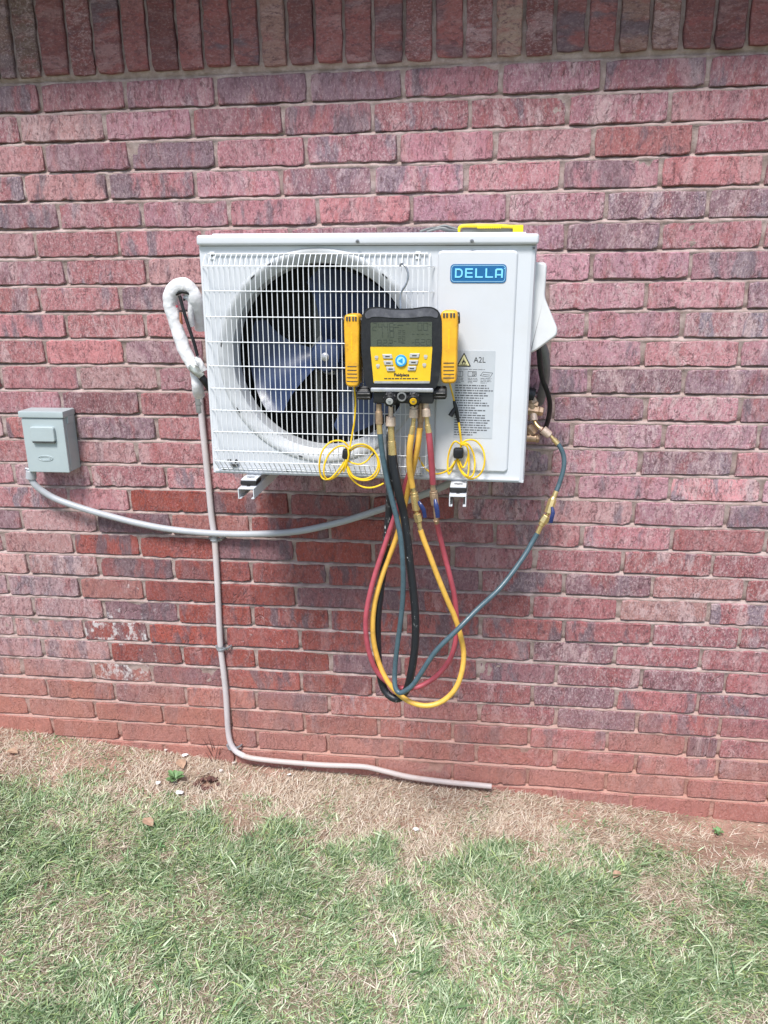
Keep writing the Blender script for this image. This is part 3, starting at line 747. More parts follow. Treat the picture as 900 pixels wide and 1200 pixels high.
# wire guard: every wire an object
gd = -.034; GXL, GXR = L(237, 312, gd).x, L(503, 312, gd).x
gz1 = L(370, 312, gd).z; gz0 = L(330, 544, gd).z; gt = L(370, 297.5, -.004).z; gb = gz0 - .024
guard = A(MB().tube([(GXL + .006, -.004, gt), (GXR - .006, -.004, gt)], .0018, 6)
          .bounds(L(249, 298).x - .006, L(249, 298).x + .006, -.003, 0, gt - .012, gt + .006).bounds(L(490, 298).x - .006, L(490, 298).x + .006, -.003, 0, gt - .012, gt + .006), 'fan_guard', M_['wire'])
NW = 42
A(MB().tube([(GXL + .006, -.004, gb), (GXR - .006, -.004, gb)], .0018, 6), 'wire', M_['wire'], guard)
def new_wire(me):
    o = bpy.data.objects.new('wire', me); C.objects.link(o); o.parent = guard; return o
wv = A(MB().tube([(0, -.004, gt), (0, -.016, gt - .010), (0, gd + .004, gz1 + .002), (0, gd, gz1 - .004), (0, gd, (gz0 + gz1) / 2), (0, gd, gz0 + .004), (0, gd + .004, gz0 - .002), (0, -.016, gb + .012), (0, -.004, gb)], .00112, 6), 'wire', M_['wire'], guard)
wv.location.x = GXL
for k in range(1, NW + 1):
    o = wv.copy(); C.objects.link(o); o.parent = guard; o.location.x = GXL + (GXR - GXL) * k / NW
hz = [L(370, v, gd).z for v in (312, 341.5, 372, 402, 430.5, 457, 483, 508.5, 531, 543.5)]
wh = None
for i, z in enumerate(hz):
    if wh is None:
        wh = A(MB().tube([(GXL - .012, -.002, 0), (GXL - .004, -.012, 0), (GXL - .001, gd + .004, 0), (GXL + .004, gd - .003, 0), (FC.x, gd - .003, 0), (GXR - .004, gd - .003, 0), (GXR + .001, gd + .004, 0), (GXR + .004, -.012, 0), (GXR + .010, -.002, 0)], .00125, 6), 'wire', M_['wire'], guard)
        o = wh
    else:
        o = wh.copy(); C.objects.link(o); o.parent = guard
    o.location.z = z
# rusty little latch at the lower left of the guard
p = L(275, 545, -.004); A(MB().box((p.x, -.006, p.z), (.018, .008, .006), .001).box((p.x + .006, -.010, p.z + .012), (.006, .006, .010), .001, rot=Euler((0, R_(30), 0))).box((p.x - .012, -.008, p.z + .014), (.01, .004, .005), .001), 'guard_latch', M_['dark'])
# raised right hand panel
a, b, c_, d_ = L(513, 293), L(608.5, 293), L(594, 552.5), L(508.5, 552)
poly = rpoly([(d_.x, d_.z), (c_.x, c_.z), (b.x, b.z), (a.x, a.z)], .012, 4)
xl, xr, zb, zt = (a.x + d_.x) / 2, (b.x + c_.x) / 2, (c_.z + d_.z) / 2, (a.z + b.z) / 2
sp = A(MB().prism(rrect(xl, xr, zb, zt, .011), -.007, .001, bev=.006), 'service_panel', M_['white'])
PF = -.007
# badge
a, b = L(528, 309, PF), L(593, 331, PF)
bx0, bx1, bz0, bz1 = a.x, b.x, b.z - .001, a.z - .001
bd = A(MB().prism(rrect(bx0, bx1, bz0, bz1, .009, 6), PF - .0016, PF + .001), 'badge', M_['badge'], ac)
rim = MB()
ro, ri = rrect(bx0 + .0025, bx1 - .0025, bz0 + .0025, bz1 - .0025, .007, 6), rrect(bx0 + .0037, bx1 - .0037, bz0 + .0037, bz1 - .0037, .006, 6)
n = len(ro); rim.add([(x, PF - .0019, z) for x, z in ro] + [(x, PF - .0019, z) for x, z in ri], [[k, (k + 1) % n, n + (k + 1) % n, n + k] for k in range(n)])
A(rim, 'badge_rim', M_['badgerim'], bd)
lt = MB(); bw, bh = bx1 - bx0, bz1 - bz0
lz0, lh = bz0 + bh * .27, bh * .50; lw, sk = lh * .86, .0040
def stroke(x0, z0, x1, z1, y): lt.bounds(min(x0, x1), max(x0, x1), y, PF - .0012, min(z0, z1), max(z0, z1), .0003, 1)
def letter(ch, x):
    Y1, Y2 = PF - .0026, PF - .0029; z0, z1 = lz0, lz0 + lh; xr = x + lw
    if ch in 'EL': stroke(x, z0, x + sk, z1, Y2)
    if ch == 'E': stroke(x, z1 - sk * .8, xr, z1 + .0001, Y1)
    if ch in 'EL': stroke(x, z0 - .0001, xr, z0 + sk * .8, Y1)
    if ch == 'A':                                                 # flat topped arch with rounded shoulders
        def arch(q, r):
            o = [(x + q, z0)] + [(x + q + r - r * math.cos(R_(t)), z1 - q - r + r * math.sin(R_(t))) for t in range(0, 91, 18)]
            return o + [(xr - q - r + r * math.sin(R_(t)), z1 - q - r + r * math.cos(R_(t))) for t in range(0, 91, 18)] + [(xr - q, z0)]
        ou, inn = arch(0, .0045), arch(sk, .0012); poly = inn[::-1] + ou
        lt.prism(poly[::-1], Y2, PF - .0012); stroke(x + sk, z0 + lh * .24, xr - sk, z0 + lh * .24 + sk * .8, Y1)
    if ch == 'D':
        def dee(q, r):
            o = [(x + q, z1 - q), (x + q, z0 + q)]
            o += [(xr - q - r + r * math.sin(R_(t)), z0 + q + r - r * math.cos(R_(t))) for t in range(0, 91, 15)]
            return o + [(xr - q - r + r * math.cos(R_(t)), z1 - q - r + r * math.sin(R_(t))) for t in range(0, 91, 15)]
        ou, inn = dee(0, lh * .42), dee(sk * .9, lh * .42 - sk * .9); k_ = len(ou)
        lt.add([(a_, Y2, b_) for a_, b_ in ou] + [(a_, Y2, b_) for a_, b_ in inn] + [(a_, PF - .0012, b_) for a_, b_ in ou] + [(a_, PF - .0012, b_) for a_, b_ in inn],
               [[i, (i + 1) % k_, k_ + (i + 1) % k_, k_ + i] for i in range(k_)] + [[2 * k_ + i, 2 * k_ + (i + 1) % k_, (i + 1) % k_, i] for i in range(k_)] + [[3 * k_ + i, k_ + i, k_ + (i + 1) % k_, 3 * k_ + (i + 1) % k_] for i in range(k_)])
    if ch == 'E': stroke(x + sk, (z0 + z1) / 2 - sk * .38, xr - .001, (z0 + z1) / 2 + sk * .38, Y1)
gap = (bw * .86 - 5 * lw) / 4; sx0 = bx0 + bw * .085
for i, ch in enumerate('DELLA'): letter(ch, sx0 + i * (lw + gap) - (.001 if i == 4 else 0))
lt.lathe([(0, .0012), (.0012, .0012)], (sx0 + 5 * (lw + gap) - gap + .0022, PF - .0014, lz0 + lh), (0, -1, 0), 10)
A(lt, 'badge_lettering', M_['badgetext'], bd)

def text(name, body, size, x, y, z, mat, parent, M, align='LEFT', bold=0.0, sx=1.0, ext=.00015):
    cu = bpy.data.curves.new(name, 'FONT'); cu.body = body; cu.size = size; cu.extrude = ext; cu.offset = bold; cu.align_x = align
    cu.resolution_u = 3
    o = bpy.data.objects.new(name, cu); C.objects.link(o)
    dg = bpy.context.evaluated_depsgraph_get()
    me = bpy.data.meshes.new_from_object(o.evaluated_get(dg)); C.objects.unlink(o); bpy.data.objects.remove(o)
    T = Matrix.Translation((x, y, z)) @ Matrix.Rotation(R_(90), 4, 'X') @ Matrix.Diagonal((sx, 1, 1, 1))
    inv = basis(root_of(parent)).inverted()
    me.transform(inv @ (M if M else Matrix.Identity(4)) @ T); me.materials.clear(); me.materials.append(mat); me.name = name
    ob = bpy.data.objects.new(name, me); C.objects.link(ob); ob.parent = parent
    return ob
# warning label
a, b, c_, d_ = L(535, 410, PF), L(582, 412, PF), L(573.5, 515, PF), L(530, 512, PF)
lx0, lx1, lz0_, lz1_ = (a.x + d_.x) / 2, (b.x + c_.x) / 2 + .002, (c_.z + d_.z) / 2, (a.z + b.z) / 2
lab = A(MB().prism(rrect(lx0, lx1, lz0_, lz1_, .002), PF - .0007, PF + .001), 'warning_label', M_['sticker'], ac)
LW, LH = lx1 - lx0, lz1_ - lz0_
def lp(fx, fz): return (lx0 + LW * fx, lz1_ - LH * fz)
t0, t1, t2 = lp(.03, .178), lp(.405, .178), lp(.217, .018)
A(MB().prism(rpoly([t0, t1, t2], .003, 3), PF - .0012, PF), 'warning_triangle', M_['ink'], lab)
cx_, cz_ = (t0[0] + t1[0] + t2[0]) / 3, (t0[1] + t1[1] + t2[1]) / 3
A(MB().prism([(cx_ + (q[0] - cx_) * .76, cz_ + (q[1] - cz_) * .76) for q in (t0, t1, t2)], PF - .0016, PF), 'triangle_field', M_['warn'], lab)
fl = [(-.2, -.30), (.2, -.30), (.40, -.02), (.36, .25), (.22, .42), (.18, .30), (.08, .62), (-.10, 1.0), (-.06, .62), (-.26, .40), (-.38, .10), (-.36, -.12)]
fs_ = LH * .055
A(MB().prism([(cx_ + x * fs_, cz_ - LH * .012 + z * fs_) for x, z in fl], PF - .0020, PF), 'flame_symbol', M_['ink'], lab)
A(MB().prism([(cx_ + x * fs_, cz_ - LH * .016 + z * fs_) for x, z in ((-.12, -.22), (.12, -.22), (.16, 0), (.04, .3), (-.02, .1), (-.14, .14))], PF - .0024, PF), 'flame_core', M_['warn'], lab)
A(MB().bounds(cx_ - fs_ * .7, cx_ + fs_ * .7, PF - .0019, PF, t0[1] + LH * .017, t0[1] + LH * .023), 'flame_line', M_['ink'], lab)
q = lp(.46, .130); text('class_lettering', 'A2L', LH * .088, q[0], PF - .0009, q[1], M_['ink'], lab, MA, sx=.93)
pr_ = MB(); r2 = random.Random(4)
def outline(pts, wd=.0009):
    for i in range(len(pts)):
        (xa, za), (xb, zb) = lp(*pts[i]), lp(*pts[(i + 1) % len(pts)])
        pr_.tube([(xa, PF - .0009, za), (xb, PF - .0009, zb)], wd * .5, 4)
outline([(.06, .285), (.06, .235), (.10, .228), (.13, .236), (.16, .228), (.20, .235), (.20, .285), (.13, .292)]); outline([(.13, .238), (.13, .290)])
outline([(.33, .285), (.33, .232), (.54, .232), (.54, .285)]); outline([(.44, .24), (.44, .28), (.47, .28), (.47, .24)]); outline([(.50, .235), (.49, .28), (.53, .26)])
outline([(.64, .275), (.71, .235), (.95, .245), (.89, .292)]); outline([(.70, .262), (.88, .268)])
A(pr_, 'pictograms', M_['ink'], lab)
ln = MB()
def words(fx, fz, fw, hgt):
    x = fx
    while x < fx + fw:
        wd = r2.uniform(.025, .13); wd = min(wd, fx + fw - x)
        if wd > .012:
            c0 = lp(x, fz); c1 = lp(x + wd, fz + hgt)
            ln.bounds(c0[0], c1[0], PF - .0010, PF - .0002, c1[1], c0[1])
        x += wd + .018
for fx, fw in ((.03, .20), (.33, .25), (.65, .27)):
    for i in range(4): words(fx, .305 + i * .017, fw * (1 if i < 3 else .6), .006)
words(.03, .205, .72, .005)
for i, fw in enumerate((.78, .85, .95, .78, .83, .72, .66, .82, .87, .52, .78, .60, .80, .78, .90, .85, .80, .92, .84, .60, .50)):
    words(.02, .383 + i * .0285, fw, .0140)
tag(A(ln, 'printed_text', M_['greyink'], lab), kind='stuff')
# service valve cover on the right side
yc0, yc1 = -.335, -.16
pts = [at(u, v, -.27) for u, v in ((618, 412), (626, 409), (650.5, 391), (651, 383), (636.5, 348), (639, 312), (637, 308), (618, 307))]
poly = rpoly([(p.x, p.z) for p in pts], .011, 3)
MB().prism(poly, yc0, yc1, bev=.006).build('valve_cover', M_['cover'], ac)
# mounting feet sticking out under the front, each with a slot
BX = []
for u0, u1 in ((282, 303), (527.5, 547)):
    fx = (at(u0, 562, -.42)[0] + at(u1, 562, -.42)[0]) / 2; BX.append(fx)
    fz = (MA @ Vector((fx - UXC, -.04, 0)))[2] - .0045
    f = MB().box((fx, YF - .005, fz), (.040, .085, .003), .001).box((fx, YF - .047, fz - .004), (.040, .003, .008), .001).build('mounting_foot', M_['white'], ac)
    MB().prism([(x, y) for x, y in rrect(fx - .011, fx + .011, -.005, .005, .0045)], 0, .0008, M=Matrix.Translation((0, YF - .028, fz + .0023)) @ Matrix.Rotation(R_(-90), 4, 'X')).build('foot_slot', M_['steel'], f)
# brass service valves low on the right side
def Y_(u, v, Y): return at(u, v, Y)
sv = MB()
vy = -.235
MB().seg(Y_(617, 461, vy), Y_(626, 463.5, vy), .019, .018).build('pipe_insulation', M_['rubber'], ac)
v1 = MB().seg(Y_(622, 466, vy), Y_(624, 472, vy), .013, .0155, 6, .001).seg(Y_(618, 480, vy), Y_(631, 481.5, vy), .0142, .0135, 6, .0015).seg(Y_(622, 472, vy), Y_(625, 488, vy), .0120).seg(Y_(622, 473, vy), Y_(630, 475, vy), .0105, .0105, 6, .001).seg(Y_(621, 487, vy), Y_(625.5, 489.5, vy), .0125, .0125, 6, .001).build('upper_service_valve', M_['dullbrass'], ac)
MB().seg(Y_(631, 481.5, vy), Y_(636.5, 482.5, vy), .0135, .0125, 6, .002).build('valve_cap', M_['dullbrass'], v1)
v2 = MB().seg(Y_(617, 513, vy), Y_(628, 513.5, vy), .0115, .0110).seg(Y_(619, 499, vy), Y_(626, 508, vy), .0140, .0140, 6, .001).seg(Y_(617, 506.5, vy), Y_(620.5, 507, vy - .01), .005).build('lower_service_valve', M_['dullbrass'], ac)
MB().seg(Y_(628, 513.5, vy), Y_(632, 513.8, vy), .0130, .0120, 6, .002).build('valve_cap', M_['dullbrass'], v2)
MB().box((UX1 - .006, vy + .02, at(618, 490, vy)[2]), (.012, .09, .155), .002).build('valve_plate', M_['dark'], ac)

# ------------------------------------------------------------------ wall brackets
for n_, fx in enumerate(BX):
    lab_ = ('white wall bracket with black rubber pad under the left, fan end of the unit', 'white wall bracket with black rubber pad under the labelled right end of the unit')[n_]
    fz = (MA @ Vector((fx - UXC, -.04, 0)))[2] - .006
    br = thing('wall_bracket', lab_, 'bracket', (fx, 0, fz), group='wall brackets carrying the air conditioner')
    zt = fz - .0145; w2 = .021; y1 = -.458
    arm = MB().bounds(fx - w2, fx + w2, y1, -.012, zt - .0022, zt, .0006, 1).bounds(fx - w2, fx - w2 + .0022, y1, -.012, zt - .027, zt - .0023).bounds(fx + w2 - .0022, fx + w2, y1, -.012, zt - .027, zt - .0023)
    arm.bounds(fx - w2 + .0023, fx - w2 + .008, y1 + .0005, -.012, zt - .0272, zt - .0252).bounds(fx + w2 - .008, fx + w2 - .0023, y1 + .0005, -.012, zt - .0272, zt - .0252)
    arm.build('arm', M_['white'], br)
    MB().bounds(fx - w2, fx + w2, -.022, -.0125, zt - .06, zt + .24, .001).build('wall_plate', M_['white'], br)
    MB().box((fx, -.41, fz - .0065), (.043, .046, .0115), .003).build('rubber_pad', M_['blackplastic'], br)
    MB().box((fx, -.4345, fz - .015), (.008, .004, .010), .001).lathe([(0, .0045), (.03, .0045)], (fx, -.41, zt - .012), (0, 0, 1), 10).build('pad_bolt', M_['blackplastic'], br)

# ------------------------------------------------------------------ digital manifold gauge
GY = -.475                                    # front of the gauge
def G(u, v, dy=0.0): return at(u, v, GY + dy)
def gp(pts, dy=0.0): return [(lambda p: (p[0], p[2]))(G(u, v, dy)) for u, v in pts]
mg = thing('manifold_gauge', 'yellow and black digital manifold gauge hanging on the fan guard by its hook', 'gauge', G(471, 454, .03))
boot = [(434, 453.4), (430.5, 446), (426.7, 410), (426.6, 376), (429, 366.5), (434, 363), (446, 362.5), (457, 364.2), (471, 364.8), (485, 364.2), (497, 362.3), (506, 362.6), (512, 366), (515, 375), (515.2, 410), (511.5, 446), (508, 453.4)]
MB().prism(rpoly(gp(boot), .008, 4), GY - .004, GY + .052, bev=.006).build('rubber_boot', M_['rubber'], mg)
crest = [(430.5, 371.5), (429.8, 368), (434.5, 363.8), (446, 363.2), (457, 364.9), (471, 365.5), (485, 364.9), (497, 363.0), (506, 363.4), (511.5, 367), (511.5, 370.5), (506, 368.5), (497, 368.5), (485, 370), (471, 370.5), (457, 370), (446, 369), (436, 369)]
MB().prism(rpoly(gp(crest), .003, 2), GY - .0055, GY + .03, bev=.004).build('grip_ridge', M_['grip'], mg)  # ridge in lighter grey, carrying the highlight along the boot's top
face = [(438.6, 448.5), (434.6, 406.0), (506.5, 406.0), (503.6, 448.5)]
fc = MB().prism(rpoly(gp(face), .003, 2), GY - .0048, GY, bev=.0008).build('face_plate', M_['keypad'], mg)
lc = [(434.9, 405.8), (434.6, 377.8), (506.4, 377), (506.2, 405.8)]
scn = MB().prism(rpoly(gp(lc), .002, 2), GY - .0057, GY).build('screen', M_['lcd'], mg)
MB().prism(gp([(439, 448.9), (438.8, 446.2), (503.7, 446.2), (503.4, 448.9)]), GY - .0056, GY).build('grey_strip', M_['silver'], mg)
dg = MB()
SEG = dict(zip('0123456789-', ('abcdef', 'bc', 'abged', 'abgcd', 'fgbc', 'afgcd', 'afgcde', 'abc', 'abcdefg', 'abcdfg', 'g')))
def digits(s_, u, v, wd=4.6, ht=8.6, stp=6.6, th=.0012):
    for ch in s_:
        if ch in SEG:
            a, b = G(u, v), G(u + wd, v + ht); x0_, x1_, zt_, zb_ = a[0], b[0], a[2], b[2]; zm = (zt_ + zb_) / 2; h2 = th / 2; e = .0004
            q = dict(a=(x0_ + e, x1_ - e, zt_ - h2, zt_ + h2), d=(x0_ + e, x1_ - e, zb_ - h2, zb_ + h2), g=(x0_ + e, x1_ - e, zm - h2, zm + h2),
                     f=(x0_ - h2, x0_ + h2, zm + e, zt_ - e), e=(x0_ - h2, x0_ + h2, zb_ + e, zm - e), b=(x1_ - h2, x1_ + h2, zm + e, zt_ - e), c=(x1_ - h2, x1_ + h2, zb_ + e, zm - e))
            for k in SEG[ch]: dg.bounds(q[k][0], q[k][1], GY - .0061, GY - .0055 + (.0001 if k in 'adg' else 0), q[k][2], q[k][3])
        u += stp
digits('2446', 437, 378.5); digits('00', 490, 378.2)
digits('110', 444, 388, ht=7.4); digits('25', 467, 387, 3.2, 4.2, 4.6, .0008); digits('20', 467, 394, 3.2, 4.2, 4.6, .0008); digits('----', 483, 388, 3.4, 7, 5.4)
digits('822', 442.5, 398.2, ht=6.6); digits('620', 487, 397.5, ht=6.6)
for u, v, w_ in ((461, 380, 3), (466, 380.5, 7), (476, 379, 4), (462, 399.5, 2.5), (467, 400, 7), (457, 402, 3), (462, 383, 6), (471, 401.6, 4), (506 - 3, 380, 2), (505 - 3, 400, 2), (483, 401, 3)):
    a, b = G(u, v), G(u + w_, v + .8); dg.bounds(a[0], b[0], GY - .0060, GY - .0055, b[2], a[2])
dg.build('screen_digits', M_['seg'], scn)
for i, (u, v, lbl) in enumerate(((454.6, 417.3, 0), (455.6, 424.9, 0), (458.3, 432, 0), (486, 416.3, 1), (484.8, 424.2, 1), (483, 431.3, 1))):
    wv_ = 6.0 - .35 * (i % 3)
    pts = [(u - wv_ + (1.0 if not lbl else 0), v + 2.6), (u + wv_ - (0 if not lbl else 1.0), v + 2.6), (u + wv_ + (-1.2 if not lbl else .2), v - 2.6), (u - wv_ - (.4 if not lbl else -.6), v - 2.6)]
    bt = MB().prism(rpoly(gp(pts), .0015, 2), GY - .0082, GY, bev=.0012).build('button', M_['greybtn'], mg)
    a, b = G(u - 2.6, v - .6), G(u + 2.6, v + .7)
    MB().bounds(a[0], b[0], GY - .0086, GY - .008, b[2], a[2]).build('button_mark', M_['ink'], bt)
p = G(470.3, 422.3)
bb = MB().lathe([(0, .0140), (.004, .0138), (.0055, .0128)], (p[0], GY - .0042, p[2]), (0, -1, 0), 32).build('round_button', M_['bluebtn'], mg)
MB().lathe([(0, .0095), (.0005, .0094)], (p[0], GY - .0096, p[2]), (0, -1, 0), 24).build('button_face', M_['lightblue'], bb)
MB().prism(rpoly([(p[0] - .007, p[2]), (p[0] + .004, p[2] - .0065), (p[0] + .004, p[2] + .0065)], .001, 2), GY - .0107, GY - .01).build('arrow_mark', M_['bluebtn'], bb)
for u, v in ((441.6, 419), (443.2, 428.7), (499, 418), (497.5, 427.7)):
    p = G(u, v)
    MB().prism(rrect(p[0] - .0042, p[0] + .0042, p[2] - .0016, p[2] + .0046, .0018, 3), GY - .0064, GY).bounds(p[0] - .003, p[0] + .003, GY - .0062, GY, p[2] - .0045, p[2] - .0032).build('indicator', M_['greybtn'], mg)
p = G(470.8, 440.6); text('maker_lettering', 'Fieldpiece', .0098, p[0], GY - .0052, p[2], M_['ink'], fc, None, 'CENTER', .0004, .92)
sm = MB(); r3 = random.Random(9); u = 450.5
while u < 489:
    w_ = min(r3.uniform(2.2, 5.5), 489.5 - u); a, b = G(u, 442.7), G(u + w_, 443.9); sm.bounds(a[0], b[0], GY - .0054, GY - .0045, b[2], a[2]); u += w_ + .9
sm.build('printed_line', M_['ink'], fc)
# manifold block under it
a, b = G(434.4, 453.8), G(508, 459.8); MB().bounds(a[0], b[0], GY - .006, GY + .05, b[2], a[2], .003).build('silver_bar', M_['silver'], mg)
a, b = G(437, 460), G(507.5, 473.5); MB().bounds(a[0], b[0], GY + .003, GY + .048, b[2], a[2] - .0003, .003).build('valve_block', M_['blackplastic'], mg)
for u0, u1, v in ((418.5, 436, 460.6), (506, 523.5, 460.0)):
    p, q = G(u0, v, .022), G(u1, v, .022)
    hd = MB().seg(p, q, .0150, .0150, 20, .003); 
    d = (q - p).normalized()
    for k in range(10):
        an = 2 * math.pi * k / 10; hd.tube([p + d * .003 + Vector((0, math.cos(an), math.sin(an))) * .0145, q - d * .003 + Vector((0, math.cos(an), math.sin(an))) * .0145], .0018, 6)
    hd.build('side_handle', M_['blackplastic'], mg)
for u, v, cap in ((457.6, 465.5, M_['greybtn']), (485.2, 465.5, M_['yellow'])):
    p = G(u, v)
    kb = MB().lathe([(0, .0125), (.004, .0155), (.020, .0150), (.024, .0120)], (p[0], GY + .004, p[2]), (0, -.96, -.28), 24)
    ax = Vector((0, -.96, -.28)).normalized(); a1 = Vector((1, 0, 0)); a2 = ax.cross(a1)
    for k in range(9):
        an = 2 * math.pi * k / 9; o_ = a1 * math.cos(an) * .0148 + a2 * math.sin(an) * .0148
        kb.tube([Vector((p[0], GY + .004, p[2])) + ax * .005 + o_, Vector((p[0], GY + .004, p[2])) + ax * .021 + o_], .0026, 6)
    k_ = kb.build('valve_knob', M_['blackplastic'], mg)
    q = Vector((p[0], GY + .004, p[2])) + ax * .024
    MB().lathe([(0, .0085), (.0012, .0085), (.0020, .0070)], q, ax, 20).build('knob_cap', cap, k_)
    MB().box(q + ax * .0024, (.006, .0008, .0022), rot=Euler((R_(-16), 0, 0))).build('cap_mark', M_['dark'], k_)
p = G(471, 464.8)
sg = MB().lathe([(0, .0115), (.008, .0115), (.009, .0105), (.009, .0078), (.006, .0075)], (p[0], GY + .004, p[2]), (0, -1, 0), 24, cap=False).build('sight_glass', M_['bracketgrey'], mg)
MB().lathe([(0, .0076), (.0005, .0075)], (p[0], GY - .0015, p[2]), (0, -1, 0), 20).build('glass_pane', M_['blackplastic'], sg)
# posts that carry the clamps
for u0, u1, v0, v1, e0 in ((402.5, 427, 376, 376, 402.8), (513, 538.5, 374.2, 372.5, 538)):
    p, q = G(u0, v0, .03), G(u1, v1, .03)
    po = MB().seg(p, q, .0085, .0085, 16)
    e = p if u0 < 450 else q; d = (q - p).normalized() * (1 if u0 < 450 else -1)
    po.seg(e - d * .001, e + d * .006, .0135, .0135, 20, .002).build('clamp_post', M_['blackplastic'], mg)
# steel hook up to the guard
MB().tube([G(469.5, 366, .03), G(469.2, 350, .035), G(471, 341, .036), G(475.5, 334, .036), G(478.3, 325, .037), G(477, 316, .039), G(473.5, 310.3, .042), G(470, 309.5, .050), G(469, 311.5, .056)], .0026, 8, sub=5).build('hanging_hook', M_['steel'], mg)

# ------------------------------------------------------------------ temperature clamps with coiled cords
def clamp(label, edge, tilt):
    """edge: pixel outline of the jaw body seen edge on"""
    (uc, vt), (ub, vb), wpx = edge
    t, b = G(uc, vt, .028), G(ub, vb, .028)
    o = thing('temperature_clamp', label, 'clamp', b, group='pipe temperature clamps on the gauge')
    ax = (t - b); Ln = ax.length; ax.normalize(); side = Vector((1, 0, 0)); side = (side - ax * side.dot(ax)).normalized()
    Mx = Matrix(((side.x, 0, ax.x, b.x), (side.y, 1, ax.y, b.y), (side.z, 0, ax.z, b.z), (0, 0, 0, 1)))
    hw_ = wpx * .00205 / 2
    body = [(-hw_ * .84, 0), (hw_ * .84, 0), (hw_ * .90, Ln * .25), (hw_ * .92, Ln * .5), (hw_, Ln * .84), (hw_ * .90, Ln), (-hw_ * .90, Ln), (-hw_, Ln * .84), (-hw_ * .92, Ln * .5), (-hw_ * .90, Ln * .25)]
    bd_ = MB().prism(rpoly(body, .011, 5), -.032, .022, bev=.0055, M=Mx).build('body', M_['clampyellow'], o)
    # split line of the two jaws, grip ribs and the teeth slots at the top
    for k in range(5):
        zz = Ln * (.075 + .052 * k)
        MB().add([Mx @ Vector(c) for c in [(x, y, z) for z in (zz, zz + .0020) for x, y in ((-hw_ * .8, -.0290), (-hw_ * .55, -.0328), (hw_ * .55, -.0328), (hw_ * .8, -.0290))]],
                 [[0, 1, 5, 4], [1, 2, 6, 5], [2, 3, 7, 6]]).add([Mx @ Vector(c) for c in [(x, y, z) for z in (zz, zz + .0020) for x, y in ((-hw_ * .8, -.0280), (hw_ * .8, -.0280))]], [[0, 1, 3, 2]]).build('grip_groove', M_['dark'], bd_)
    for sx2 in (-.55, -.22, .22, .55):
        for z_ in (.925, .955):
            c = Mx @ Vector((hw_ * sx2, -.0318, Ln * z_)); MB().box(c, (.0042, .004, .0050), .0008).build('tooth_slot', M_['dark'], bd_)
    c = Mx @ Vector((0, -.0318, Ln * .62)); MB().box(c, (.004, .0016, .045), .001).build('moulded_rib', M_['yellow'], bd_)
    return o
cl1 = clamp('left yellow pipe temperature clamp, its cord coiled over the fan guard', ((414.3, 367.5), (415.2, 451.5), 18.4), 0)
cl2 = clamp('right yellow pipe temperature clamp, its cord hanging over the warning label', ((527.0, 363.5), (526.5, 447.5), 20.5), 0)
CY = -.435
def K(pts, base=CY, amp=.004):
    return [at(p[0], p[1], base - (p[2] if len(p) > 2 else amp * math.sin(i * 1.7))) for i, p in enumerate(pts)]
CR = .0023
cd = MB()
cd.tube(K([(415.2, 452, .012), (416.6, 470), (415.5, 492), (412.8, 509), (409.8, 525)]), CR, 8, sub=6)
cd.tube(K([(408.5, 524), (404, 518.5), (396, 516.3), (386, 519), (377.5, 529), (374.3, 543), (375.5, 556), (380, 561.5), (388, 560), (398, 549), (404, 540)]), CR, 8, sub=6)
cd.tube(K([(407.5, 526), (402, 522.5), (394, 524.5), (385, 533), (380, 546), (380, 557), (385, 562), (394, 558), (402, 549), (406, 538)]), CR, 8, sub=6)
cd.tube(K([(408.5, 527), (417, 521.5), (427, 521), (437, 527), (443.5, 538), (444.5, 550), (439, 559), (428, 563), (415, 560), (408, 550), (406.5, 540)], base=CY - .004), CR, 8, sub=6)
cd.tube(K([(409.5, 529), (419, 523.5), (430, 524.5), (440, 532), (443, 546), (437, 557), (426, 561.5), (414, 558), (408, 547)]), CR, 8, sub=6)
cd.tube(K([(408, 540), (414, 543), (422, 544), (430, 540), (437, 531.5)]), CR, 8, sub=6)
cd.tube(K([(406, 545), (409, 556), (416, 565), (425, 570.5), (435, 571.5), (443, 569.5), (449.5, 566.5)]), CR, 8, sub=6)
cd.tube(K([(408, 526), (408.5, 535), (405.5, 545), (402.5, 553)], base=CY - .008), CR, 8, sub=4).tube(K([(406, 538), (402, 548), (399.5, 552)], base=CY - .005), CR, 8, sub=4)
cd.build('coiled_cord', M_['cord'], cl1)
p = at(406, 532, CY); MB().box(p, (.020, .018, .026), .005, rot=Euler((0, R_(8), 0))).build('cord_tie', M_['blackplastic'], cl1)
p = at(436.5, 532, CY); MB().seg(at(435, 534.5, CY), at(438.5, 530.8, CY), .0030, .0034, 10, .001).build('cord_plug', M_['blackplastic'], cl1)
CY2 = -.405
cd = MB()
MB().tube([at(526.5, 447.5, -.45), at(529, 457, -.43), at(532.3, 470, CY2)], CR, 8, sub=6).build('cord_lead', M_['cord'], cl2)
cd.tube(K([(537.5, 494), (539, 505), (540.3, 517), (540, 524)], CY2), CR * 1.15, 8, sub=6)
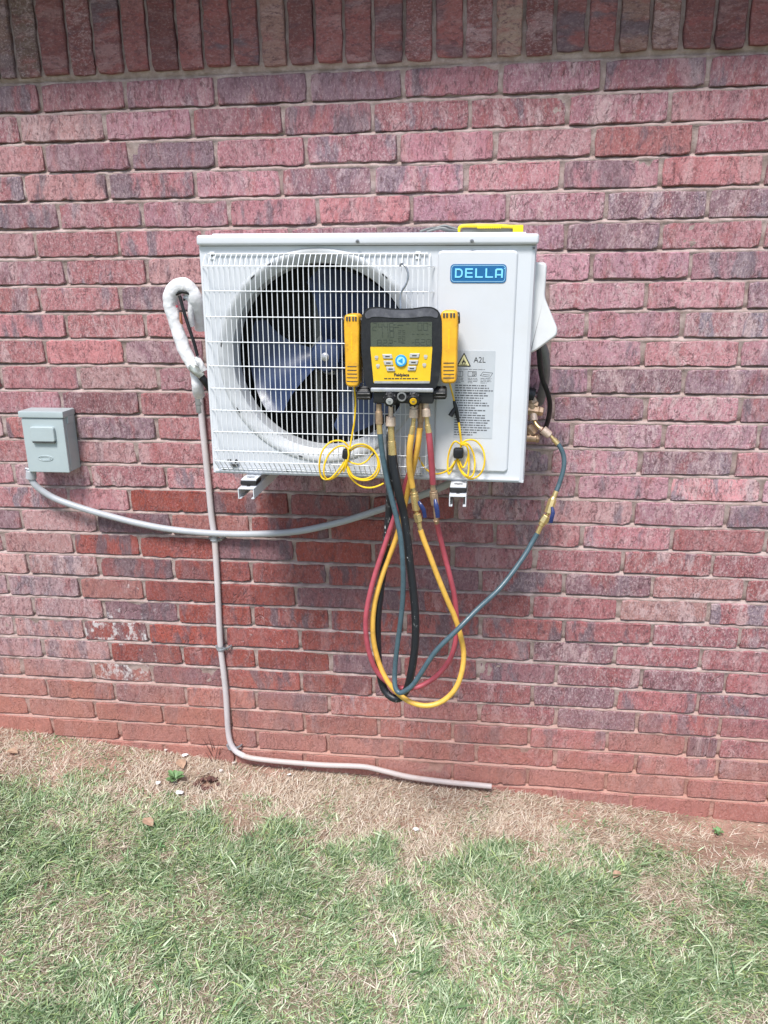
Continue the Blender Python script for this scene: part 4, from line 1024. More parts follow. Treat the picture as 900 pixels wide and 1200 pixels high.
for lp_ in ([(541, 519), (549, 515.5), (558, 517), (565.5, 526), (568, 538), (566, 550), (560, 558), (551, 561), (542, 555), (536.5, 543), (535.5, 535)],
            [(541, 520), (547, 519.5), (552.5, 526), (556, 537), (556, 550), (552.5, 558.5), (545, 557), (539, 548), (537, 538)],
            [(540.5, 521), (546, 521), (549, 530), (549.5, 543), (548.5, 556), (546, 557), (540, 550), (537.5, 540)],
            [(541, 521), (547, 523), (549, 532), (546, 543), (542, 548), (538.5, 540)],
            [(539, 520), (533, 517.5), (528, 525), (525, 537), (524.8, 550), (526, 555.5), (530, 549), (534, 540)],
            [(534, 539), (528, 548), (519, 554), (508, 555), (498, 548.5), (491, 536), (489.5, 527), (491, 520)]):
    cd.tube(K(lp_, CY2), CR, 8, sub=6)
cd.build('coiled_cord', M_['cord'], cl2)
p = at(537.2, 530.8, CY2 - .003); MB().box(p, (.0255, .022, .0262), .006).build('cord_tie', M_['rubber'], cl2)
MB().tube([at(532, 469.5, CY2), at(534, 478, CY2), at(536, 487, CY2), at(537.6, 495, CY2)], [.0035, .0055, .0045, .003], 10, sub=3).tube([at(533.8, 477, CY2), at(531, 482, CY2 - .004), at(527.8, 487.5, CY2 - .008)], [.003, .0060, .0062], 10, sub=3).build('cord_splitter', M_['blackplastic'], cl2)

# ------------------------------------------------------------------ refrigerant hoses
def path(pts, r, name, mat, parent, n=14, sub=6, crumple=0.0, flat=1.0):
    m = MB().tube([at(u, v, y) for u, v, y in pts], r, n, sub=sub, flat=flat)
    if crumple:
        q = np.array([tuple(c) for c in m.v])
        for a_, (i_, j_) in enumerate(((1, 2), (0, 2), (0, 1))):
            dd = (fbm(q[:, i_] + q[:, a_] * .7, q[:, j_] - q[:, a_] * .4, 55, 200 + 7 * a_) - .5) * 2 * crumple
            for c, e in zip(m.v, dd): c[a_] += e
    return m.build(name, mat, parent)
def fit(name, pts, mat, parent, n=16, bev=.0008):
    m = MB()
    for (p, q, r0, r1, k) in pts: m.seg(at(*p), at(*q), r0, r1, k, bev)
    return m.build(name, mat, parent)
def lever(pts, parent, w_=.0055):
    m = MB(); P = [at(*p) for p in pts]
    m.tube(P, [w_ * .6] + [w_] * (len(P) - 2) + [w_ * .9], 10, sub=4, flat=.55)
    return m.build('valve_lever', M_['lever'], parent)
HYF = -.455
# yellow
h = thing('refrigerant_hose', 'yellow refrigerant hose looping lowest under the air conditioner', 'hose', at(484, 473, HYF), group='hoses hanging from the manifold gauge')
fit('coupling', [((485.5, 472, HYF), (485, 479.5, HYF), .0075, .0075, 12), ((485.2, 479, HYF), (484.7, 489.5, HYF), .0108, .0112, 20)], M_['pinkbrass'], h)
fit('elbow', [((484.9, 489, HYF), (484, 500, HYF), .0052, .0052, 14), ((484, 499, HYF), (482, 510, HYF), .0068, .0074, 14)], M_['brass'], h)
path([(482.3, 509, HYF), (480.2, 525, HYF), (479.8, 545, HYF + .01), (481.5, 560, HYF + .02), (483.5, 571, HYF + .025)], .0077, 'upper_hose', M_['yellowhose'], h)
YB = -.425
fit('ball_valve', [((483.3, 570, YB), (484.9, 577, YB), .0068, .0072, 14), ((484.9, 577, YB), (485.5, 580, YB), .0100, .0100, 16), ((485.6, 580, YB), (488.0, 598, YB), .0108, .0098, 8), ((488.3, 599, YB), (488.6, 602, YB), .0060, .0060, 12), ((488.8, 602, YB), (490.8, 611, YB), .0108, .0108, 6), ((490.8, 611, YB), (493, 622.5, YB), .0068, .0060, 14)], M_['brass'], h)
lever([(490.5, 587.5, YB - .012), (493, 592, YB - .018), (496.5, 598, YB - .018), (498, 606.5, YB - .016)], h)
path([(492.7, 621, YB), (497.5, 635, YB), (503.3, 650, YB), (510, 668, YB), (517.5, 687, YB), (525.5, 706, YB + .005), (532.5, 722, YB + .01), (539, 742, YB + .01), (543.3, 765, YB + .01), (541, 788, YB), (533, 808, YB - .01), (518, 822, YB - .015), (500, 827, YB - .02), (483, 823.5, YB - .02), (468, 814, YB - .015), (454, 798, YB - .01), (444.5, 778, YB), (438.5, 755, YB + .005), (436.8, 733, YB + .005), (439, 708, YB + .01), (445.5, 682, YB + .02), (454.5, 656, YB + .03), (464, 631, YB + .035), (472, 602, YB + .035), (478, 575, YB + .03), (484, 550, YB), (489.5, 524, YB - .02), (492, 502, YB - .025)], .0071, 'hose_loop', M_['yellowhose'], h, sub=5)
# red
h = thing('refrigerant_hose', 'red refrigerant hose forming the outermost loop on the left', 'hose', at(499, 473, HYF), group='hoses hanging from the manifold gauge')
fit('coupling', [((498.5, 470, HYF), (499, 479.5, HYF), .0075, .0075, 12), ((499, 478.5, HYF), (499.8, 488, HYF), .0105, .0110, 20)], M_['pinkbrass'], h)
fit('elbow', [((499.8, 487, HYF), (501, 498, HYF), .0054, .0054, 14), ((501, 497.5, HYF), (502.7, 508, HYF), .0068, .0074, 14)], M_['brass'], h)
path([(502.5, 507, HYF), (504.3, 525, HYF), (506, 546, HYF + .01), (507.4, 567, HYF + .02)], .0078, 'upper_hose', M_['redhose'], h)
RB = -.43
fit('ball_valve', [((507.2, 565.5, RB), (507.8, 575, RB), .0070, .0070, 14), ((507.9, 575.5, RB), (508.3, 578, RB), .0104, .0104, 16), ((508.3, 578, RB), (509.8, 592, RB), .0108, .0098, 8), ((509.8, 592, RB), (511.3, 609, RB + .004), .0062, .0055, 12), ((511.3, 609, RB + .004), (512, 613.5, RB + .006), .0082, .0068, 12)], M_['dullbrass'], h)
lever([(509.8, 585, RB - .013), (511, 592, RB - .020), (512.3, 599, RB - .022), (513.0, 606.5, RB - .022)], h, .0062)
path([(511.7, 612, RB + .006), (515, 626, RB + .02), (521, 651, RB + .03), (527.5, 676, RB + .03), (532.8, 700, RB + .035), (535, 724, RB + .035), (534.5, 747, RB + .03), (528.5, 770, RB + .025), (516, 788, RB + .02), (501, 800, RB + .015), (485, 806.3, RB + .01), (469, 806, RB + .01), (454, 799.5, RB), (441, 786, RB - .005), (433, 766, RB - .01), (429, 744, RB - .01), (429, 722, RB - .008), (433, 698, RB), (440, 672, RB + .012), (449, 645, RB + .022), (458, 618, RB + .03), (467, 591, RB + .035), (476, 565, RB + .035), (484, 540, RB + .01), (490, 515, RB - .005), (492.5, 503, RB - .005)], .0069, 'hose_loop', M_['redhose'], h, sub=5)
fit('tail_fitting', [((492.3, 505, RB - .005), (493, 493, RB - .008), .0075, .0068, 14), ((493, 494, RB - .008), (493.5, 472, RB - .01), .0085, .0085, 12)], M_['dullbrass'], h)
# thick black
h = thing('refrigerant_hose', 'thick black vacuum hose with scuffed white print, hanging in a narrow loop', 'hose', at(459, 473, HYF), group='hoses hanging from the manifold gauge')
fit('coupling', [((457.8, 474, HYF), (458, 490, HYF), .0058, .0062, 12), ((458, 488, HYF), (457.8, 499, HYF), .0112, .0126, 20)], M_['pinkbrass'], h)
fit('ferrule', [((458, 498, HYF), (459, 517, HYF), .0078, .0084, 16), ((459, 516.5, HYF), (460.2, 533, HYF), .0098, .0106, 18)], M_['brass'], h)
BB = -.44
path([(460, 532, HYF), (462, 548, HYF), (465.3, 567, HYF), (469, 585, HYF + .005), (473, 602, BB), (477.3, 631, BB), (480.3, 660, BB), (484, 690, BB), (486.5, 718, BB), (487, 742, BB), (485.5, 765, BB), (481.5, 790, BB), (476.5, 808, BB + .008), (467.5, 818.5, BB + .015), (457.5, 816, BB + .022), (449.5, 806, BB + .03), (444.5, 785, BB + .035), (442.3, 755, BB + .04), (442.5, 722, BB + .04), (446, 690, BB + .045), (450, 660, BB + .05), (453.5, 630, BB + .05), (456, 602, BB + .045), (457, 575, BB + .03), (457.5, 548, BB + .02), (457.5, 520, BB + .012), (457.5, 500, BB + .012)], .0105, 'hose_loop', M_['blackhose'], h, 16, 5)
# teal
h = thing('refrigerant_hose', 'blue grey refrigerant hose running from the gauge to the service valve at the right', 'hose', at(445, 475, HYF), group='hoses hanging from the manifold gauge')
fit('coupling', [((444, 473, HYF), (444, 483, HYF), .0070, .0070, 12), ((444, 482, HYF), (444.4, 497, HYF), .0088, .0088, 12)], M_['dullbrass'], h)
fit('ferrule', [((444.3, 496.5, HYF), (445.2, 508.5, HYF), .0068, .0072, 16)], M_['brass'], h)
TB = -.45
path([(445.1, 507, HYF), (447.0, 524, HYF), (449.3, 540, HYF), (453.5, 562, HYF), (459.3, 585, HYF), (465.5, 610, TB - .005), (469.5, 630, TB - .01), (471.8, 655, TB - .012), (472.5, 682, TB - .01), (471.5, 708, TB - .005), (468.5, 735, TB), (465.5, 757, TB), (463.2, 778, TB), (462.4, 795, TB - .005), (463.5, 806, TB - .015), (468.5, 811.7, TB - .022), (476.5, 808.5, TB - .025), (487, 798.5, TB - .025), (510, 764, TB - .02), (537, 737, TB - .005), (560, 713.5, TB + .03), (587, 688, TB + .075), (612, 655, TB + .115), (624, 635, TB + .135), (630, 625, TB + .14)], .0068, 'hose_loop', M_['tealhose'], h, sub=5)
T2 = -.31
fit('ball_valve', [((629, 627, T2), (634.5, 615, T2), .0066, .0062, 14), ((634.2, 615.5, T2), (636.5, 611.5, T2), .0088, .0088, 20), ((636.2, 612, T2), (641, 604.5, T2), .0118, .0112, 6), ((641, 604.5, T2), (643.3, 600.5, T2), .0050, .0050, 12), ((642.3, 601.5, T2), (647.5, 585.5, T2 + .01), .0112, .0115, 8), ((647.5, 586, T2 + .01), (649, 582.5, T2 + .012), .0095, .0080, 16), ((648.8, 583, T2 + .012), (652, 575.5, T2 + .016), .0068, .0066, 14)], M_['brass'], h)
lever([(647, 594, T2 - .012), (648, 601, T2 - .018), (646.5, 607, T2 - .020), (645.5, 612.5, T2 - .018)], h)
T3 = -.28
path([(651.5, 577, T2 + .016), (656, 565, T3 - .005), (660.3, 550, T3), (661, 538, T3 + .005), (658.5, 528, T3 + .008), (653.5, 519.5, T3 + .012)], .0062, 'whip_hose', M_['tealhose'], h)
fit('swivel_elbow', [((654, 520.5, T3 + .012), (648.5, 514.5, T3 + .015), .0072, .0068, 14), ((649.5, 515.5, T3 + .015), (642.5, 507.5, T3 + .02), .0046, .0046, 12)], M_['brass'], h)
fit('swivel_nut', [((644.5, 510.5, T3 + .019), (636, 503.5, T3 + .022), .0104, .0116, 16), ((635.5, 503.3, T3 + .022), (632.5, 502, T3 + .025), .0068, .0058, 12)], M_['pinkbrass'], h)
MB().tube([at(634, 503, T3 + .024), at(630, 499.5, T3 + .028), at(627, 495, T3 + .034), at(625.5, 490, T3 + .04)], [.0058, .0050, .0046, .0046], 12, sub=4).build('bent_neck', M_['brass'], h)
fit('end_nut', [((625.8, 493, T3 + .036), (625, 484.5, T3 + .042), .0104, .0098, 12)], M_['pinkbrass'], h)

# ------------------------------------------------------------------ cables and conduit at the right of the unit
o = path([(629, 404, -.21), (631.5, 412, -.21), (633, 430, -.20), (636, 446, -.19), (641, 458, -.18), (644.2, 472, -.17), (643.5, 486, -.14), (640.5, 498, -.10), (637, 505, -.05), (635, 508, .0)], .0068, 'power_cable', M_['blackplastic'], None)
tag(o, 'black power cable curving out below the valve cover at the right', 'cable')
o = thing('cable_conduit', 'dark grey conduit stub going into the wall behind the valve cover', 'conduit', at(634, 440, -.12))
path([(628, 396, -.20), (635, 408, -.18), (639, 425, -.15), (638.5, 445, -.10), (635, 462, -.05), (632, 472, .0)], .0130, 'conduit_tube', M_['darkconduit'], o)
MB().seg(at(632.5, 402, -.19), at(638, 417, -.165), .0152, .0152, 16, .002).build('conduit_nut', M_['darkconduit'], o)

# ------------------------------------------------------------------ disconnect box and conduit at the left
DY = -.082
bx = thing('disconnect_box', 'grey electrical disconnect box with hooded lid on the brick wall', 'electrical box', at(56, 552, -.05))
tl, tr_, bl_, br_ = at(25.5, 489, DY), at(74.5, 489, DY), at(32, 553.5, DY), at(80.3, 554, DY)
X0, X1 = (tl[0] + bl_[0]) / 2, (tr_[0] + br_[0]) / 2; Z0, Z1 = (bl_[2] + br_[2]) / 2, (tl[2] + tr_[2]) / 2
MB().bounds(X0 + .002, X1 + .001, DY + .012, -.010, Z0 + .002, Z1, .003).build('box_body', M_['boxgrey'], bx)
cv = MB().bounds(X0, X1, DY, DY + .014, Z0, Z1 - .003, .004).build('front_cover', M_['boxgrey'], bx)
ht = at(25, 481, DY)[2]
MB().bounds(X0 - .005, X1 + .005, DY - .005, -.012, Z1 - .002, Z1 + .019, .004).bounds(X1 - .001, X1 + .0055, DY + .02, -.03, Z1 - .022, Z1).build('hood', M_['boxgrey'], bx)
a, b = at(36, 499.5, DY), at(66.5, 517.5, DY)
MB().prism(rrect(a[0], b[0], b[2], a[2], .007), DY - .011, DY, bev=.0035).build('pull_handle', M_['boxgrey'], cv)
MB().bounds(a[0] + .004, b[0] - .002, DY - .010, DY - .002, b[2] - .0035, b[2] + .002, .001).build('painted_handle_shadow', M_['dark'], cv)  # dark strip stands in for the shadow under the handle
p = at(53.5, 537, DY); el = [(p[0] + .024 * math.cos(2 * math.pi * k / 28), DY - .0006, p[2] + .0082 * math.sin(2 * math.pi * k / 28)) for k in range(29)]
el2 = [(p[0] + (x - p[0]) * .72, y, p[2] + (z - p[2]) * .62) for x, y, z in el]
MB().tube(el, .0013, 6, caps=False).tube(el2, .0010, 6, caps=False).build('embossed_oval', M_['boxgrey'], cv)
cn = MB().seg(at(36.5, 551, -.06), at(36.5, 561, -.06), .0155, .0165, 18, .002).build('conduit_connector', M_['conduit'], bx)
MB().seg(at(30, 549, -.066), at(35, 550.5, -.066), .0045, .0045, 10, .001).build('connector_screw', M_['zinc'], cn)
cp = [(36.5, 560, -.06), (41, 568, -.06), (50, 575.5, -.055), (66, 584.8, -.05), (93, 594.5, -.045), (122, 603, -.04), (160, 612.8, -.036), (200, 620.3, -.034), (250, 625, -.034), (300, 625.8, -.036), (350, 622.5, -.045), (400, 611.5, -.06), (440, 599, -.08), (480, 585.5, -.10), (515, 572, -.13), (545, 556, -.17), (566, 540, -.20)]
o = path(cp, .0105, 'flexible_conduit', M_['conduit'], None, 16)
tag(o, 'grey flexible conduit sagging from the disconnect box to under the unit', 'conduit')

# ------------------------------------------------------------------ drain pipe down the wall and along the ground
PY = -.022
dp = thing('drain_pipe', 'thin whitish drain pipe running down the wall and along its foot', 'pipe', at(272, 884, PY))
path([(234.3, 463, PY), (236.5, 490, PY), (240.5, 530, PY), (244.5, 570, PY), (247.8, 605, PY), (251.3, 630, PY), (254, 670, PY), (255.5, 700, PY), (257, 733, PY), (258.8, 762, PY), (262.3, 790, PY), (264.8, 815, PY), (266, 835, PY), (267.3, 856, PY), (270, 870, PY - .003), (276, 880, PY - .006), (286, 886, PY - .01)], .0098, 'upright_pipe', M_['pipe'], dp, 16)
path([(284.5, 885.5, PY - .010), (296, 888.5, PY - .012), (320, 891.5, PY - .012), (350, 894.2, PY - .012), (380, 896.5, PY - .010), (410, 897.5, PY - .012), (430, 899, PY - .014), (452, 904, PY - .014), (480, 910.5, PY - .014), (520, 916, PY - .014), (550, 919, PY - .014), (576, 921.5, PY - .014)], .0092, 'ground_pipe', M_['groundpipe'], dp, 16)
MB().seg(at(232.8, 465, PY), at(234.6, 483.5, PY), .0118, .0118, 18, .001).seg(at(233.2, 471, PY), at(233.9, 474, PY), .0128, .0128, 18).build('coupling', M_['bracketgrey'], dp)
for u, v, lbl in ((251.3, 631, 'uppermost galvanised pipe strap, just under the grey conduit'), (258.8, 759, 'middle galvanised pipe strap on the drain pipe'), (271.5, 875, 'lowest galvanised pipe strap where the drain pipe bends at the ground')):
    p = at(u, v, PY); s_ = thing('pipe_strap', lbl, 'strap', p, group='straps holding the drain pipe')
    tdir = (at(u + .6, v + 8, PY) - at(u - .6, v - 8, PY)).normalized()
    MB().tube([p + Vector((math.cos(a) * .0130, -math.sin(a) * .0125, -.0006 * k)) for k, a in enumerate([R_(d) for d in range(-20, 201, 20)])], .0016, 6).lathe([(-.007, .0128), (.007, .0128)], p, tdir, 20, cap=False).build('clip_band', M_['zinc'], s_)
    e = MB().tube([p + Vector((.010, -.006, -.004)), p + Vector((.018, .004, -.005)), p + Vector((.026, -.002, .001)), p + Vector((.034, .010, .004))], [.006, .0065, .0065, .006], 8, sub=3, flat=.5); e.tube([p + Vector((-.010, -.004, .001)), p + Vector((-.017, .008, .001))], 0.0055, 8)
    e.build('clip_tab', M_['zinc'], s_)
    MB().lathe([(0, .0042), (.003, .003)], p + Vector((.026, -.006, .000)), (0, -1, 0), 8).build('nail', M_['steel'], s_)

# ------------------------------------------------------------------ insulated line set looping at the left of the unit
IY = -.16
il = thing('insulated_line', 'white foam insulated refrigerant line bent like a cane, split open at its bend', 'pipe insulation', at(228, 440, IY))
path([(236, 385, IY + .05), (233.5, 372, IY + .03), (229.5, 352, IY), (224.5, 341, IY - .005), (217, 335.2, IY - .008), (209, 335.8, IY - .008), (202.5, 341.5, IY - .006), (199.6, 351, IY - .004), (200.5, 362, IY - .002), (205.5, 378, IY), (211.5, 397, IY), (218, 414, IY), (226.5, 428.5, IY), (231, 434, IY)], [.019, .0185, .0215, .0205, .0225, .021, .0222, .0210, .0195, .0178, .0188, .0182, .0190, .015], 'foam_sleeve', M_['foam'], il, 28, 9, crumple=.0020, flat=.85)
path([(226.5, 428, IY + .015), (228.7, 440, IY + .02), (231.3, 452, IY + .02), (233.2, 463, IY + .05)], [.012, .0150, .0170, .0175], 'lower_sleeve', M_['foam'], il, 24, 9, crumple=.0022, flat=.85)
path([(210.5, 346.5, IY - .017), (213, 356, IY - .018), (217, 370, IY - .018), (222.5, 387, IY - .018), (227.5, 402, IY - .016), (231.5, 417, IY - .014)], .0047, 'black_cable', M_['rubber'], il)
path([(206.5, 345.5, IY - .016), (211, 342.4, IY - .020), (217, 342.2, IY - .021), (223, 345.2, IY - .018)], [.0028, .0048, .0048, .0028], 'dark_slit', M_['blackplastic'], il)
path([(216, 349, IY - .004), (221.5, 349, IY - .006), (224, 356, IY - .004), (223.5, 368, IY), (225, 382, IY + .01)], [.007, .0085, .0085, .0085, .008], 'inner_pipe', M_['foam'], il)
path([(215.2, 351.5, IY - .015), (216.2, 351.2, IY - .016)], .0033, 'inner_hole', M_['blackplastic'], il, sub=2)
path([(211.5, 366, IY - .014), (212.2, 376, IY - .0145), (213.8, 380, IY - .014)], [.0035, .0045, .0030], 'bare_copper', M_['copper'], il)
path([(206.7, 357.5, IY - .013), (207.6, 360.5, IY - .013)], .0032, 'torn_patch', M_['redhose'], il)
path([(224.5, 427, IY - .004), (229, 433.5, IY - .006), (236.5, 440.5, IY - .004)], [.0125, .0145, .0125], 'tape_wrap', M_['tape'], il, 20, 9, crumple=.0030)
path([(233.5, 438.5, IY - .003), (239.5, 446, IY), (246, 455, IY + .02), (252, 462, IY + .05)], .0105, 'line_end', M_['rubber'], il)
path([(230, 418, IY - .010), (234, 424, IY - .010), (238.5, 434, IY - .006)], [.007, .009, .008], 'torn_foam', M_['foam'], il, 18, 8, crumple=.0035)

# ------------------------------------------------------------------ things lying on top of the unit
TY = -.20
tz = (MA @ Vector((.2, .18, UH + .032)))[2]
tp = at(575, 266, TY)
tl_ = thing('hand_tool', 'yellow handled tool lying on top of the white unit', 'tool', (tp[0], TY, tz))
def T(u, v, dy=0.0): return at(u, v, TY + dy)
MB().tube([T(537.5, 272), T(538.5, 267.2), T(543, 264.8), T(556, 264.6), T(580, 264.9), T(598, 265.6), T(604, 266)], [.0042, .0044, .0044, .0050, .0050, .0044, .0050], 10, sub=4).build('yellow_frame', M_['toolyellow'], tl_)
a, b = T(601, 263.8), T(613, 273); MB().bounds(a[0], b[0], TY - .012, TY + .012, b[2], a[2], .003).build('yellow_end', M_['toolyellow'], tl_)
gm = MB(); a, b = T(559, 264.2), T(588, 267.4); gm.bounds(a[0], b[0], TY - .010, TY + .006, b[2], a[2], .002)
for k in range(11):
    q = T(560.5 + k * 2.6, 266.7); gm.box((q[0], TY - .0105, q[2]), (.0026, .003, .006), .0008)
gm.build('ribbed_grip', M_['toolyellow'], tl_)
a, b = T(541, 267.5), T(602, 273); MB().bounds(a[0], b[0], TY + .002, TY + .014, b[2], a[2], .002).build('grey_blade', M_['bracketgrey'], tl_)
cz_t = tz
o = MB().tube([at(492, 271.5, -.22), at(503, 268, -.21), at(512, 266.8, -.20), at(521, 264.4, -.20), at(529, 266.8, -.20), at(538, 269, -.20)], .0032, 8, sub=5)
o.tube([at(500, 271.8, -.23), at(510, 268.8, -.23), at(519, 267.2, -.23), at(526, 269.3, -.23), at(536, 271, -.22)], .0030, 8, sub=5).tube([at(515, 267, -.21), at(524, 270.2, -.21), at(531, 269.8, -.20), at(524, 266.6, -.19)], .0034, 8, sub=5)
o = o.build('cable_coil', M_['darkconduit'], None, origin=at(515, 270, -.21)); tag(o, 'dark grey coil of cable lying on top of the unit beside the yellow tool', 'cable')

# ------------------------------------------------------------------ small things in the grass
r5 = random.Random(21)
def scrap(u, v, w_, h_, mat, name, label, cat, group=None, th=.006):
    p = on_ground(u, v); m = bmesh.new(); bmesh.ops.create_icosphere(m, subdivisions=1, radius=.5)
    sc_ = Vector((w_ * .0027, w_ * .0019, max(h_ * .0013, .005)))
    vs = [Vector((q.co.x * sc_.x, q.co.y * sc_.y, q.co.z * sc_.z)) * (1 + r5.uniform(-.42, .42)) + p + Vector((0, 0, .010 + sc_.z * .4)) for q in m.verts]
    m.verts.index_update(); b_ = MB().add(vs, [[q.index for q in f.verts] for f in m.faces]); m.free()
    o = b_.build(name, mat, None, origin=p); tag(o, label, cat, group); return o
gsc = 'white scraps and pale stones in the grass'
scrap(210.5, 932, 11, 6, M_['scrap'], 'white_scrap', 'largest white scrap, lying in the grass below the green weed', 'scrap', gsc)
scrap(186.5, 921, 8, 5, M_['scrap'], 'white_scrap', 'small white scrap to the left of the green weed', 'scrap', gsc)
scrap(217.5, 888, 9, 5, M_['scrap'], 'white_scrap', 'white scrap at the foot of the wall left of the drain pipe bend', 'scrap', gsc)
scrap(195, 882, 5, 4, M_['stone'], 'pale_stone', 'tiny pale stone against the wall, leftmost of the pale bits', 'stone', gsc)
scrap(259, 907, 6, 9, M_['stone'], 'pale_stone', 'upright pale stone beside the dark hole', 'stone', gsc)
scrap(274.5, 897, 6, 4, M_['stone'], 'pale_stone', 'small round pale stone right under the drain pipe bend', 'stone', gsc)
scrap(339, 911, 5, 5, M_['scrap'], 'white_scrap', 'small white scrap in dry grass below the pipe on the ground', 'scrap', gsc)
scrap(488, 975, 7, 3, M_['scrap'], 'white_scrap', 'thin white sliver alone in the dry grass at the middle', 'scrap', gsc)
def clods():
    m = MB()
    for k in range(26):
        a = r5.uniform(0, 6.28); d = r5.uniform(.3, 1) ** .5
        p = GH + Vector((math.cos(a) * .045 * d, math.sin(a) * .035 * d, 0)); p.z = float(ground_h(p.x, p.y)) + .002
        b = bmesh.new(); bmesh.ops.create_icosphere(b, subdivisions=1, radius=r5.uniform(.004, .012))
        b.verts.index_update(); m.add([q.co * r5.uniform(.7, 1.3) + p for q in b.verts], [[q.index for q in f.verts] for f in b.faces]); b.free()
    o = m.build('soil_clods', M_['clod'], None, origin=GH); tag(o, 'dark crumbs of soil round a small hole near the drain pipe', 'soil', kind='stuff')
clods()
def leaf_mesh(m, base, tip, wd, up):
    base, tip = Vector(base), Vector(tip); d = tip - base; s = d.cross(Vector((0, 0, 1))).normalized()
    for sg in (-1, 1):
        vs = [base, base + d * .3 + s * sg * wd * .8 + Vector((0, 0, up)), base + d * .65 + s * sg * wd + Vector((0, 0, up)), tip, base + d * .65 + Vector((0, 0, up * .5)), base + d * .3 + Vector((0, 0, up * .5))]
        m.add(vs, [[0, 1, 5], [1, 2, 4, 5], [2, 3, 4]], True)
def weed(u, v, n, size, label):
    p = on_ground(u, v); o = thing('weed', label, 'weed', p, group='broad leaved weeds in the lawn')
    st = MB()
    for k in range(n):
        a = r5.uniform(0, 6.28); rr = size * r5.uniform(.15, .9); h_ = size * r5.uniform(.5, 1.3)
        b = p + Vector((math.cos(a) * rr * .4, math.sin(a) * rr * .4, h_ * .6)); t = p + Vector((math.cos(a) * (rr + size * .5), math.sin(a) * (rr + size * .5), h_))
        st.tube([p, b], .0009, 5)
        lm = MB(); leaf_mesh(lm, b, t, size * r5.uniform(.22, .34), .004); lm.build('leaf', M_['leaf'], o)
    st.build('stem', M_['leaf'], o)
weed(206, 917, 22, .030, 'leafy green weed standing beside the dark hole near the drain pipe')
weed(842, 979, 14, .018, 'small bright green weed on the bare soil at the far right')
weed(188, 996, 8, .016, 'tiny broad leaved weed in the lawn below the two white scraps')
def dead_leaf(u, v, L_, label):
    p = on_ground(u, v); m = MB(); a = r5.uniform(0, 3.1)
    leaf_mesh(m, p + Vector((0, 0, .014)), p + Vector((math.cos(a) * L_, math.sin(a) * L_, .020)), L_ * .33, .006)
    o = m.build('dead_leaf', M_['deadleaf'], None, origin=p); tag(o, label, 'leaf', 'dead leaves on the ground')
dead_leaf(215, 905, .055, 'tan dead leaf between the green weed and the wall')
dead_leaf(180, 973, .05, 'tan dead leaf lying on bare soil in the left half of the lawn')
dead_leaf(22, 887, .045, 'reddish dead leaf in the dry grass at the far left')
dead_leaf(718, 1034, .035, 'brown dead leaf in the grass right of centre')

